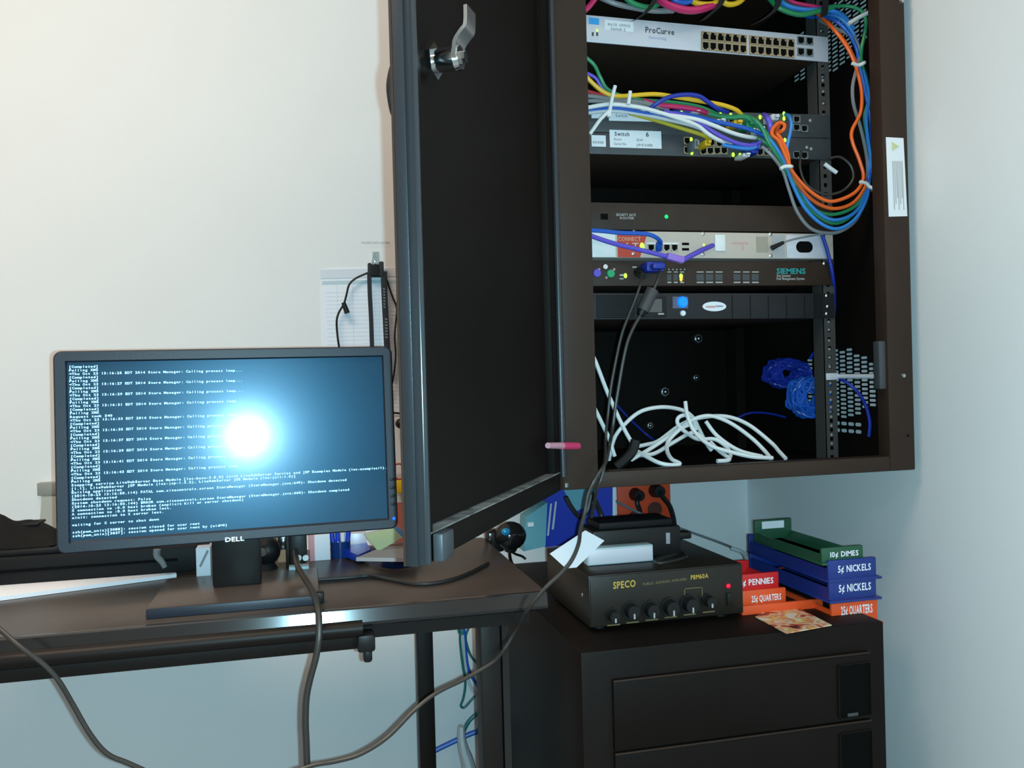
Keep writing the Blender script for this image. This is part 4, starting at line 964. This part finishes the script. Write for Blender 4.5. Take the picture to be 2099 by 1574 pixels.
ln = thing('lanyard', 'black lanyard with two lettered straps hanging from the binder clip', 'lanyard', at(775, 640, YW))
for pts, wd in ((((757, 560), (758, 600), (761, 660), (764, 760)), .0088), (((787, 556), (788, 600), (791, 660), (796, 760)), .0125)):
    s_ = MB().ribbon([at(u, v, YW-.022) for u, v in pts], wd, (1, 0, 0), .0012).build('strap', K['strap'], ln, world=True)
mb = MB()
for k in range(7):
    for (u, v0_, d) in ((786, 590, 3.2), (789.5, 652, 5)):
        mb.poly([at(u+x+k*.15, v0_+k*6.2+z, YW-.0232) for x, z in ((-1, 0), (d, 1), (d, 4), (-.5, 3.2))])
mb.build('strap_lettering', K['strapprint'], ln, world=True, fixn=False)
ec = thing('earphones', 'thin black earphone cord with a small control draped from the binder clip', 'cord', at(700, 640, YW))
MB().tube([at(u, v, YW-.014) for u, v in ((770, 552), (752, 560), (730, 570), (716, 583), (710, 605), (705, 622), (694, 642), (690, 660), (692, 690), (696, 720), (698, 760))], .0021, 8, 5).build('cord', K['blackpl'], ec, world=True)
MB().tube([at(u, v, YW-.014) for u, v in ((770, 552), (789, 566), (798, 590), (806, 612), (813, 630), (812, 655), (809, 690), (811, 730), (806, 775), (797, 810))], .0019, 8, 5).build('cord', K['blackpl'], ec, world=True)
MB().ball((0, 0, 0), 1).build('x', K['blackpl']) if False else None
p0, p1 = at(704, 620, YW-.017), at(712, 642, YW-.017)
MB().cyl(p0, p1, .0045, .0055, 12).build('control', K['blackpl'], ec, world=True)
# strip between the monitor and the door
po = thing('poster', 'small red notice on the wall beside the cabinet door, with a painted tan shadow', 'notice', at(830, 1040, YW))
def wq(name, m, pts, y=YW-.0012, t=.0008, p=po): return MB().poly([at(u, v, y) for u, v in pts], (0, t, 0)).build(name, m, p, world=True)
wq('upper_page', K['paper'], ((800, 858), (855, 856), (858, 1012), (802, 1014)))
wq('tan_shadow', K['tan'], ((826, 870), (855, 868), (857, 1006), (827, 1008)), YW-.0022)  # shadow on the wall beside the door, put in as a tan sheet
wq('red_page', K['poster'], ((800, 1030), (858, 1030), (860, 1112), (802, 1112)), YW-.0016)
kr = thing('key_ring', 'red key ring hanging on the wall beside the monitor edge', 'ring', at(818, 965, YW))
c_ = at(817, 966, YW-.02); MB().tube([c_+V((.013*math.cos(a), .002*math.sin(3*a), .016*math.sin(a))) for a in [k*PI/8 for k in range(16)]], .0022, 8, 2, closed=True).build('ring', K['poster'], kr, world=True)
yt_ = thing('key_tag', 'yellow plastic tag hanging below the red ring', 'tag', at(820, 998, YW))
a, b = at(810, 983, YW-.015), at(832, 1011, YW-.015); MB().box(a.x, b.x, YW-.022, YW-.010, b.z, a.z, .005).build('tag', K['yellowpl'], yt_, world=True)
bp_ = thing('wall_plug', 'black round plug and cord on the wall between monitor and door', 'plug', at(823, 868, YW))
MB().ball(at(823, 868, YW-.025), .013, (1, .8, .85), 14).build('plug_body', K['blackpl'], bp_, world=True)
MB().tube([at(u, v, YW-.02) for u, v in ((800, 846), (822, 848), (836, 858), (845, 876), (844, 895), (836, 910), (826, 918))], .0022, 8, 5).build('cord', K['blackpl'], bp_, world=True)

# ================================================================== clutter between neck and door
YC = 1.47
def standing(name, label, cat, m, u0, v0, u1, v1, y, dep, part='box', bev=.001, group=None):
    a, b = at(u0, v0, y), at(u1, v1, y); z0 = b.z
    t_ = thing(name, label, cat, ((a.x+b.x)/2, y, z0), group=group)
    MB().box(a.x, b.x, y, y+dep, z0, a.z, bev).build(part, m, t_, world=True); return t_
zdv = lambda u, y: None
def bottom_v(u, y):           # image row where the desk top lies at depth y
    lo, hi = 1000, 1400
    for _ in range(40):
        m_ = (lo+hi)/2
        if at(u, m_, y).z > ZD: lo = m_
        else: hi = m_
    return lo
t_ = standing('medicine_carton', 'small pink and white carton under the right half of the monitor', 'box', K['pinkbox'], 634, 1098, 660, bottom_v(650, 1.55), 1.55, .03)
a = at(652, 1098, 1.5495); b = at(677, 1128, 1.5495)
MB().box(at(644, 1098, 1.55).x, b.x, 1.5485, 1.58, ZD, a.z+.001, .001).build('white_side', K['paper'], t_, world=True)
t_ = thing('marker_cup', 'dark blue cup of blue markers behind the monitor, beside the pink carton', 'cup', at(697, 1120, 1.56))
cx_ = at(698, 1120, 1.57); MB().cyl((cx_.x, 1.57, ZD), (cx_.x, 1.57, at(698, 1108, 1.57).z), .017, .018, 18).build('cup', K['navygloss'], t_, world=True)
for k in range(4):
    MB().cyl((cx_.x-.012+k*.008, 1.565, at(698, 1118, 1.57).z), (cx_.x-.016+k*.0105, 1.565, at(698, 1078, 1.57).z), .0042, n=10).build('marker', K['bluegloss'] if k != 2 else K['label'], t_, world=True)
standing('white_box', 'greyish white box behind the tilted yellow green card', 'box', K['silver'], 716, 1094, 752, bottom_v(735, 1.60), 1.60, .03)
# tilted card
cc = [at(747, 1095, 1.50), at(816, 1079, 1.50), at(834, 1096, 1.485), at(775, 1130, 1.47)]
t_ = thing('id_card', 'yellow green card with a blue end, tilted below the monitor corner', 'card', cc[3])
nrm_ = (cc[1]-cc[0]).cross(cc[3]-cc[0]).normalized()
MB().poly(cc, nrm_*.0008).build('card', K['ygcard'], t_, world=True)
e0, e1 = cc[1], cc[2]; f0 = cc[1]*.84+cc[0]*.16; f1 = cc[2]*.84+cc[3]*.16; s_ = -nrm_*.0004 if nrm_.y > 0 else nrm_*.0014
MB().poly([f0+s_, e0*.95+f0*.05+s_, e1*.95+f1*.05+s_, f1+s_], nrm_*.0003).build('blue_end', K['bluecard'], t_, world=True)
# blue folder, pinkish papers, curled navy brochure
def slab(name, label, cat, m, pts, z, th, part='sheet', curl=0):
    P = [atz(u, v, z) for u, v in pts]; c = sum(P, V())/len(P)
    t_ = thing(name, label, cat, c)
    MB().poly(P, (0, 0, th)).build(part, m, t_, world=True); return t_
slab('blue_folder', 'glossy blue plastic folder lying behind the pinkish papers', 'folder', K['bluegloss'], ((688, 1134), (752, 1126), (760, 1140), (735, 1152)), ZD+.004, .012)
slab('paper_stack', 'pinkish white paper stack lying between monitor and door', 'paper', K['pinkpaper'], ((730, 1150), (785, 1128), (860, 1124), (860, 1152)), ZD+.020, .006)
t_ = thing('brochure', 'curled glossy navy brochure under the pinkish papers', 'brochure', on_desk(790, 1165))
mb = MB(); gA = []
p0, p1 = on_desk(728, 1152), on_desk(870, 1160)
for i in range(9):
    s_ = i/8; base_ = p0.lerp(p1, s_); sag = math.sin(PI*s_)
    gA.append([mb.b.verts.new((base_.x, base_.y-.055*sag, ZD+.003+.004*(1-sag))), mb.b.verts.new((base_.x, base_.y+.06, ZD+.016))])
for A, B_ in zip(gA, gA[1:]): mb.b.faces.new((A[0], B_[0], B_[1], A[1]))
bmesh.ops.solidify(mb.b, geom=mb.b.faces[:], thickness=.0012)
mb.build('cover', K['navygloss'], t_, world=True)
# dark adaptor with silver ends, speaker beside the neck
t_ = standing('power_adapter', 'black power adapter standing right of the monitor neck', 'adapter', K['blackpl'], 585, 1096, 605, bottom_v(595, 1.50), 1.50, .03, 'body')
a = at(600, 1140, 1.497)
t_ = standing('cable_adapter', 'small silver tipped adapter on the desk behind the video cable', 'adapter', K['ltmetal'], 592, 1163, 634, bottom_v(610, 1.42), 1.42, .02, 'body')
t_ = thing('webcam', 'small round black webcam lying right of the monitor neck', 'webcam', on_desk(550, 1165))
c_ = on_desk(548, 1170); MB().ball(c_+V((0, .02, .030)), .022, (1, 1, 1.1), 16).build('body', K['blackpl'], t_, world=True)
MB().cyl(c_+V((-.006, .0, .032)), c_+V((-.007, -.003, .032)), .007, n=14).build('lens', K['steel'], t_, world=True)
MB().cyl(c_+V((0, .02, 0)), c_+V((0, .02, .01)), .018, .012).build('foot', K['blackpl'], t_, world=True)
t_ = standing('cardboard_box', 'brown cardboard box behind the monitor neck on the right', 'box', K['cardboard'], 536, 1090, 566, bottom_v(550, 1.58), 1.58, .05)
t_ = standing('foil_packet', 'shiny pinkish foil packet standing behind the power adapter', 'packet', K['chrome'], 568, 1092, 592, 1128, 1.56, .012, 'packet', .003)
MB().box(at(570, 1128, 1.56).x, at(590, 1128, 1.56).x, 1.56, 1.575, ZD, at(570, 1128, 1.56).z).build('stand', K['cardboard'], t_, world=True)

# ================================================================== filing cabinet
XF0, XF1 = .3636, .8462
fc = thing('filing_cabinet', 'dark brown steel filing cabinet in the corner under the rack cabinet', 'filing cabinet', ((XF0+XF1)/2, PF+.3, 0))
def fp(name, mb, m, p=fc): return mb.build(name, m, p, world=True)
fp('carcass', MB().box(XF0, XF1, PF, PF+.60, 0, ZF, .003), K['filecab'])
def fx(u, v): q = at(u, v, PF); return q.x, q.z
gx0, gz = fx(1253, 1391); gx1 = fx(1780, 1500)[0]; zt = fx(1780, 1331)[1]
dh = .100; zz0 = (gz+fx(1775, 1332)[1])/2
for k in range(6):
    zt_ = zz0-k*(dh+.002); zb_ = zt_-dh
    if zb_ < .02: break
    d_ = fp('drawer', MB().box(gx0, gx1, PF-.008, PF+.001, zb_, zt_, .0015), K['filecab'])
    fp('drawer_edge', MB().box(gx0, gx1, PF-.0095, PF-.008, zt_-.0025, zt_, .0005), K['cab'], d_)
    u0, u1 = fx(1713, 1400)[0], fx(1776, 1400)[0]
    # recessed pull: pocket shade painted as a flat black panel, with a raised rim
    h0, h1 = zt_-.016, zb_+.006
    fp('pull_pocket', MB().box(u0, u1, PF-.0086, PF-.0078, h1, h0), K['hole_shade'], d_)
    fp('pull_rim', MB().box(u0-.002, u0, PF-.010, PF-.0078, h1, h0).box(u1, u1+.002, PF-.010, PF-.0078, h1, h0).box(u0, u1, PF-.010, PF-.0078, h1-.002, h1).box(u0, u1, PF-.010, PF-.0078, h0, h0+.002), K['filecab'], d_)
    fp('thumb_latch', MB().box(u0+.012, u0+.03, PF-.011, PF-.0086, h1+.001, h1+.006, .001), K['dgrey'], d_)

# ================================================================== amplifier
fl = atz(1209, 1299, ZF); YA = fl.y; XA0 = fl.x; XA1 = at(1523, 1200, YA).x
zA1 = at(1209, 1184, YA).z; zA1b = at(1522, 1150, YA).z; zA1 = (zA1+zA1b)/2
am = thing('amplifier', 'black public address amplifier with a row of knobs on the filing cabinet', 'amplifier', ((XA0+XA1)/2, YA, ZF))
def ax(name, mb, m, p=am, **k): return mb.build(name, m, p, world=True, **k)
ax('case', MB().box(XA0, XA1, YA, YA+.23, ZF+.008, zA1, .003), K['amp'])
for x in (XA0+.025, XA1-.025):
    for y in (YA+.03, YA+.20): ax('foot', MB().cyl((x, y, ZF), (x, y, ZF+.009), .010, .008), K['softblack'])
ax('front_panel', MB().box(XA0+.002, XA1-.002, YA-.003, YA, ZF+.010, zA1-.002, .001), K['amp'])
def atext(s, m, u0, v0, u1, v1, hpx):
    a, b = at(u0, v0, YA-.0034), at(u1, v1, YA-.0034); mb = MB(); h = a.z-at(u0, v0+hpx, YA-.0034).z
    lettering(mb, s, a, b-a, (0, 0, 1), width=(b-a).length, height=h); ax('lettering', mb, m, fixn=False)
atext('SPECO', K['gold'], 1257, 1207, 1303, 1202, 14)
atext('PUBLIC ADDRESS AMPLIFIER', K['golddim'], 1318, 1200, 1408, 1189, 5)
atext('PBM60A', K['gold'], 1416, 1188, 1452, 1184, 9)
for k, (u, v, r) in enumerate(((1254, 1260, .010), (1292, 1250, .0125), (1332, 1248, .0125), (1372, 1243, .0135), (1411, 1237, .0135), (1450, 1230, .010))):
    p = at(u, v, YA-.003)
    kb_ = ax('knob', MB().cyl(p, p+V((0, -.003, 0)), r*1.1, n=22).cyl(p+V((0, -.003, 0)), p+V((0, -.016, 0)), r*.9, r*.75, 20), K['blackpl'])
    ax('pointer', MB().box(p.x-.0012, p.x+.0012, p.y-.0175, p.y-.0155, p.z-r*.75, p.z-r*.15), K['wprint'], kb_)
p = at(1493, 1201, YA-.004); ax('power_light', MB().ball(p, .0036, (1, .6, 1), 10), K['led_r'])
a, b = at(1489, 1215, YA-.003), at(1500, 1240, YA-.003)
ax('power_switch', MB().box(a.x, b.x, YA-.006, YA-.003, b.z, a.z, .001), K['blackpl'])
a, b = at(1402, 1206, YA-.003), at(1440, 1225, YA-.003)
mb = MB(); tt = .0012
mb.box(a.x, b.x, YA-.0036, YA-.003, a.z-tt, a.z).box(a.x, a.x+tt, YA-.0036, YA-.003, b.z, a.z).box(b.x-tt, b.x, YA-.0036, YA-.003, b.z, a.z)
ax('panel_outline', mb, K['golddim'])
for k in range(6):
    p = at(1258+k*39, 1281-k*5.4, YA-.0034); ax('scale_print', MB().box(p.x-.010, p.x+.010, p.y, p.y+.0006, p.z-.001, p.z+.001), K['golddim'])
for (u, v) in ((1201, 1230),): 
    p = V((XA0-.0005, YA+.03, at(u, v, YA).z)); ax('side_screw', MB().ball(p, .0035, (.5, 1, 1), 8), K['steel'])
# --- silver box on the amplifier
ys = atz(1205, 1161, zA1).y
t_ = thing('network_box', 'pale silver box standing on the amplifier, beside the hanging tag', 'box', at(1270, 1160, ys))
a, b = at(1204, 1126, ys), at(1339, 1126, ys); zs = zA1+.0003; z2 = (at(1204, 1127, ys).z+at(1339, 1114, ys).z)/2
MB().box(a.x, b.x, ys, ys+.024, zs, z2, .002).build('case', K['ltmetal'], t_, world=True)
MB().box(a.x+.002, b.x-.002, ys-.0015, ys+.0005, zs+.002, z2-.002, .0006).build('front_panel', K['silver'], t_, world=True)
# --- black router with a flat antenna behind it
yr = ys+.030
t_ = thing('router', 'black router with a flat antenna behind the silver box on the amplifier', 'router', at(1330, 1110, yr))
a, b = at(1215, 1085, yr), at(1396, 1085, yr); z2 = at(1300, 1068, yr).z
MB().box(a.x, b.x, yr, yr+.07, zA1+.0003, z2-.012, .004).build('case', K['blackpl'], t_, world=True)
MB().box(a.x+.012, b.x-.012, yr+.004, yr+.066, z2-.012, z2, .004).build('lid', K['softblack'], t_, world=True)
p = at(1369, 1103, yr); MB().box(p.x-.0035, p.x+.0035, yr-.0008, yr+.001, p.z-.009, p.z+.009).build('silver_stripe', K['brushed'], t_, world=True)
p = at(1410, 1100, yr); MB().box(b.x-.004, at(1424, 1100, yr).x, yr+.01, yr+.03, p.z-.006, p.z+.006, .003).build('antenna', K['blackpl'], t_, world=True)
# small black wedge of leads on top
cable('black lead coiled flat on the amplifier right of the silver box', 'black', [(1345, 1150, YA+.06), (1365, 1142, YA+.08), (1395, 1136, YA+.1), (1405, 1142, YA+.07), (1380, 1150, YA+.05), (1350, 1155, YA+.04), (1345, 1148, YA+.07), (1375, 1138, YA+.1), (1398, 1132, YA+.12)], .0042, name='power_cable')
# --- paper tag on the hanging cord
tgp = [at(1127, 1135, PC-.012), at(1200, 1087, PC-.012), at(1239, 1108, PC-.012), at(1182, 1163, PC-.012), at(1160, 1165, PC-.012)]
t_ = thing('paper_tag', 'white folded paper tag hanging on the dark cord before the amplifier', 'tag', tgp[0])
MB().poly(tgp, (0, .001, 0)).build('tag', K['pinkpaper'], t_, world=True)
t_.children[0].data.materials[0] = mat('tag_paper', (.66, .66, .70), .8)

# ================================================================== coin trays
def coin_tray(label, m, text, u0, u1, v0, v1, y, length, group, back_tab=0):
    a, b = at(u0, v0, y), at(u1, v1, y)
    z1_, z0_ = a.z, b.z; wd = b.x-a.x
    t_ = thing('coin_tray', label, 'coin tray', (a.x+wd/2, y, z0_), group=group)
    h = z1_-z0_
    MB().box(-wd/2, wd/2, 0, .006, .004, h, .0015).build('front_plate', m, t_)
    mb = MB(); n = 8; pr = []
    for k in range(n+1):
        an = PI+PI*k/n; pr.append(((wd/2-.004)*math.cos(an), h*.62+(h*.55)*math.sin(an)))
    sec = [(-wd/2+.001, .004), (wd/2-.001, .004), (wd/2-.001, h*.62)] + pr[::-1] + [(-wd/2+.001, h*.62)]
    mb.poly([(x, .006, z) for x, z in sec], (0, length, 0)); mb.build('trough', m, t_)
    MB().box(-wd/2, wd/2, .006+length, .012+length, .004, h+back_tab, .0015).build('back_plate', m, t_)
    MB().box(-wd/2-.001, wd/2+.008, -.003, length+.012, 0, .004, .001).build('flange', m, t_)
    if not text: return t_
    mb = MB(); lettering(mb, text, (-wd*.30, -.0004, h*.44), (1, 0, 0), (0, 0, 1), width=wd*.68, height=h*.30)
    mb.build('lettering', K['paper'], t_, fixn=False)
    return t_
yR = PF+.05
GT = 'coin trays stacked on the filing cabinet'
zlast = ZF
coin_tray('orange quarters tray at the bottom of the right stack', K['orangepl'], '25¢ QUARTERS', 1704, 1800, 1230, 1279, yR, .22, GT)
coin_tray('lower blue nickels tray of the right stack', K['bluepl'], '5¢ NICKELS', 1699, 1797, 1188, 1228, yR-.001, .24, GT)
coin_tray('upper blue nickels tray of the right stack', K['bluepl'], '5¢ NICKELS', 1697, 1797, 1150, 1186, yR, .24, GT)
gt = coin_tray('green dimes tray on top of the right stack', K['greenpl'], '10¢ DIMES', 1684, 1770, 1124, 1152, yR+.004, .20, GT, back_tab=.012)
for ch in gt.children:
    if ch.name.startswith('back_plate'):
        bb = [v.co for v in ch.data.vertices]; yb_ = min(v.y for v in bb); x0 = min(v.x for v in bb); x1 = max(v.x for v in bb); z1_ = max(v.z for v in bb)
        MB().box(x0+.014, x1-.016, yb_-.0008, yb_, z1_-.016, z1_-.003).build('white_label', K['label'], gt)
yL = PF+.11
coin_tray('orange quarters tray under the red one, against the amplifier', K['orangepl'], '25¢ QUARTERS', 1522, 1612, 1212, 1246, yL, .10, GT)
coin_tray('red pennies tray on the left stack beside the amplifier', K['redpl'], '1¢ PENNIES', 1500, 1597, 1180, 1211, yL+.004, .09, GT)
# an empty orange tray lying under the left stack
coin_tray('wide flat orange tray at the very bottom of the left stack', K['orangepl'], '', 1522, 1688, 1243, 1262, yL-.012, .14, GT)
# flyer
fly = [atz(1548, 1266, ZF), atz(1605, 1232, ZF), atz(1705, 1283, ZF), atz(1612, 1300, ZF)]
t_ = thing('flyer', 'colourful printed flyer lying at the front of the filing cabinet top', 'flyer', fly[0])
FM = bpy.data.materials.new('flyer_print'); FM.use_nodes = True
nt = FM.node_tree; b_ = nt.nodes['Principled BSDF']; b_.inputs['Roughness'].default_value = .35
tc = nt.nodes.new('ShaderNodeTexCoord'); n_ = nt.nodes.new('ShaderNodeTexNoise'); n_.inputs['Scale'].default_value = 26; n_.inputs['Detail'].default_value = 2
r_ = nt.nodes.new('ShaderNodeValToRGB'); e = r_.color_ramp.elements
e[0].position = .36; e[0].color = (.05, .025, .02, 1); e[1].position = .66; e[1].color = (.80, .76, .66, 1)
for p_, c_ in ((.43, (.62, .10, .03, 1)), (.49, (.85, .72, .45, 1)), (.55, (.75, .20, .12, 1)), (.60, (.80, .55, .12, 1))): q_ = e.new(p_); q_.color = c_
nt.links.new(tc.outputs['Object'], n_.inputs['Vector']); nt.links.new(n_.outputs['Fac'], r_.inputs['Fac']); nt.links.new(r_.outputs['Color'], b_.inputs['Base Color'])
MB().poly([p+V((0, 0, .0006)) for p in fly], (0, 0, .0012)).build('sheet', FM, t_, world=True)

# ================================================================== on the wall under the rack
ot = thing('wall_outlet', 'orange four socket outlet plate on the wall above the amplifier', 'outlet', at(1320, 1035, YW))
a, b = at(1263, 996, YW), at(1373, 1066, YW)
MB().box(a.x, b.x, YW-.008, YW, b.z-.004, a.z+.02, .002).build('plate', K['outlet'], ot, world=True)
for u, v in ((1302, 1062), (1342, 1044)):
    p = at(u, v, YW-.008); MB().cyl(p, p+V((0, -.002, 0)), .017, n=20).build('socket', mat('dark_socket', (.10, .02, .015), .5), ot, world=True)
for lab, pts, r in (('black plug in the left socket of the orange outlet', ((1302, 1013), (1306, 1030), (1312, 1050), (1306, 1070)), .012), ('black plug with a long lead in the right socket of the orange outlet', ((1343, 1005), (1358, 1018), (1372, 1036), (1380, 1060), (1384, 1090)), .013)):
    t_ = thing('power_lead', lab, 'plug', at(*pts[0], YW))
    p = at(*pts[0], YW-.008); MB().cyl(p, p+V((0, -.028, 0)), r*1.25, r, 18).build('plug_body', K['blackpl'], t_, world=True)
    MB().tube([p+V((0, -.024, 0))]+[at(u, v, YW-.04) for u, v in pts[1:]], .0055, 8, 5).build('cord', K['blackpl'], t_, world=True)
bl = thing('blue_carton', 'blue and white carton standing behind the amplifier below the rack', 'carton', at(1190, 1060, YW))
yq = YW-.16
def bq(name, m, pts, t=.001, y=yq, p=bl): return MB().poly([at(u, v, y) for u, v in pts], (0, t, 0)).build(name, m, p, world=True)
bq('carton', K['bluecarton'], ((1120, 985), (1262, 975), (1262, 1075), (1200, 1112), (1118, 1122)), .05)
bq('pale_panel', K['tealcarton'], ((1150, 995), (1225, 985), (1222, 1030), (1180, 1048)), .0008, yq-.001)
bq('white_edge', K['label'], ((1256, 985), (1262, 985), (1262, 1068), (1256, 1070)), .0008, yq-.001)
for k, (u, v0_, v1_) in enumerate(((1118, 1030, 1105), (1128, 1032, 1098), (1138, 1028, 1085))):
    bq('white_stripe', K['pale'] if 'pale' in K else K['c_pale'], ((u, v0_), (u+3.5, v0_), (u-3, v1_), (u-7, v1_)), .0006, yq-.001)
tl = thing('pale_carton', 'pale blue carton standing left of the blue one behind the amplifier', 'carton', at(1095, 1090, yq))
MB().poly([at(u, v, yq-.01) for u, v in ((1078, 1060), (1122, 1030), (1118, 1120), (1074, 1130))], (0, .04, 0)).build('carton', K['tealcarton'], tl, world=True)
p = at(1088, 1075, yq-.0112); MB().box(p.x-.006, p.x+.006, p.y, p.y+.001, p.z-.004, p.z+.004).build('sticker', K['label'], tl, world=True)
# round black speaker-like ball with a blue sheen by the desk corner
t_ = thing('desk_camera', 'round black device with a painted blue sheen at the desk corner', 'camera', at(1045, 1100, 1.62))
c_ = at(1046, 1098, 1.60); MB().ball(c_, .027, (1.15, 1, 1), 20).box(c_.x-.045, c_.x-.01, c_.y, c_.y+.03, c_.z-.03, c_.z+.012, .006).build('body', K['glossy'], t_, world=True)
p = at(1037, 1090, 1.575); MB().ball(p, .009, (1, .5, .8), 12).build('lens', mat('blue_sheen', (.02, .22, .42), .15), t_, world=True)  # blue highlight on the ball, put in as a coloured dome
MB().cyl(c_-V((0, 0, .03)), (c_.x, c_.y, ZD), .010, .020).build('stem', K['blackpl'], t_, world=True)
# leads hanging below the rack
for lab, col, pts, r in (('black lead under the rack crossing the blue carton', 'black', [(1160, 1018, 1.5), (1172, 1040, 1.5), (1190, 1060, 1.5), (1205, 1045, 1.5), (1213, 1010, 1.5)], .004),
    ('black lead bending down right of the blue carton', 'black', [(1212, 1010, 1.5), (1222, 1030, 1.5), (1235, 1060, 1.5), (1245, 1090, 1.48)], .0045),
    ('thin grey lead stretched from the rack to the coin trays', 'grey', [(1215, 1000, YW-.10), (1258, 1025, YW-.10), (1330, 1060, YW-.1), (1400, 1085, YW-.12), (1470, 1110, YW-.16), (1510, 1126, YW-.22)], .0026),
    ('pale lead end curling down beside the amplifier', 'pale', [(1500, 1124, YW-.22), (1522, 1132, YW-.24), (1530, 1146, YW-.26), (1529, 1164, YW-.28), (1527, 1185, YW-.3)], .0045),
    ('black lead looping off the desk corner', 'black', [(1046, 1118, 1.62), (1045, 1138, 1.68), (1050, 1155, 1.7), (1062, 1165, 1.7), (1072, 1172, 1.7)], .0032),
    ('thin black lead over the desk corner', 'black', [(1048, 1130, 1.66), (1058, 1136, 1.68), (1070, 1140, 1.7), (1078, 1146, 1.7)], .0026)):
    cable(lab, col, pts, r, name='power_cable')
# --- leads behind the desk legs
yw = YW-.05
for lab, col, pts, r, nm in (('thin dark wire knotted behind the desk leg', 'teal', [(952, 1258, yw), (948, 1275, yw), (940, 1288, yw), (944, 1300, yw), (952, 1290, yw), (946, 1284, yw), (943, 1310, yw), (948, 1360, yw), (954, 1400, yw), (950, 1430, yw), (945, 1446, yw), (952, 1450, yw), (965, 1436, yw), (975, 1425, yw)], .0026, 'wire'),
    ('white wire hanging beside the knotted dark wire', 'pale', [(950, 1300, yw), (952, 1340, yw), (956, 1375, yw), (964, 1405, yw), (976, 1425, yw)], .003, 'wire'),
    ('blue wire slipping behind the thick desk leg', 'blue', [(951, 1258, yw), (950, 1280, yw), (953, 1310, yw), (957, 1355, yw), (964, 1380, yw), (980, 1408, yw)], .0032, 'wire'),
    ('dark wire bowing from the thick desk leg', 'teal', [(985, 1266, yw), (968, 1276, yw), (955, 1302, yw), (958, 1325, yw), (966, 1345, yw), (980, 1362, yw)], .0026, 'wire'),
    ('blue network cable crossing low between the desk legs', 'blue', [(870, 1550, yw), (900, 1534, yw), (938, 1516, yw), (960, 1506, yw), (985, 1496, yw), (1010, 1482, yw)], .0055, 'network_cable'),
    ('dark cord arching low beside the thick desk leg', 'teal', [(950, 1500, yw), (960, 1480, yw), (975, 1465, yw), (990, 1455, yw)], .0045, 'wire')):
    cable(lab, col, pts, r, name=nm)
t_ = thing('plastic_bag', 'twisted clear plastic bag hanging between the desk legs', 'bag', at(950, 1540, yw-.03))
MB().tube([at(u, v, yw-.03) for u, v in ((946, 1488, ), (946, 1510), (950, 1535), (958, 1560), (966, 1600))], .006, 9, 5, flat=1.6, r_end=.016).build('bag', K['c_pale'], t_, world=True)
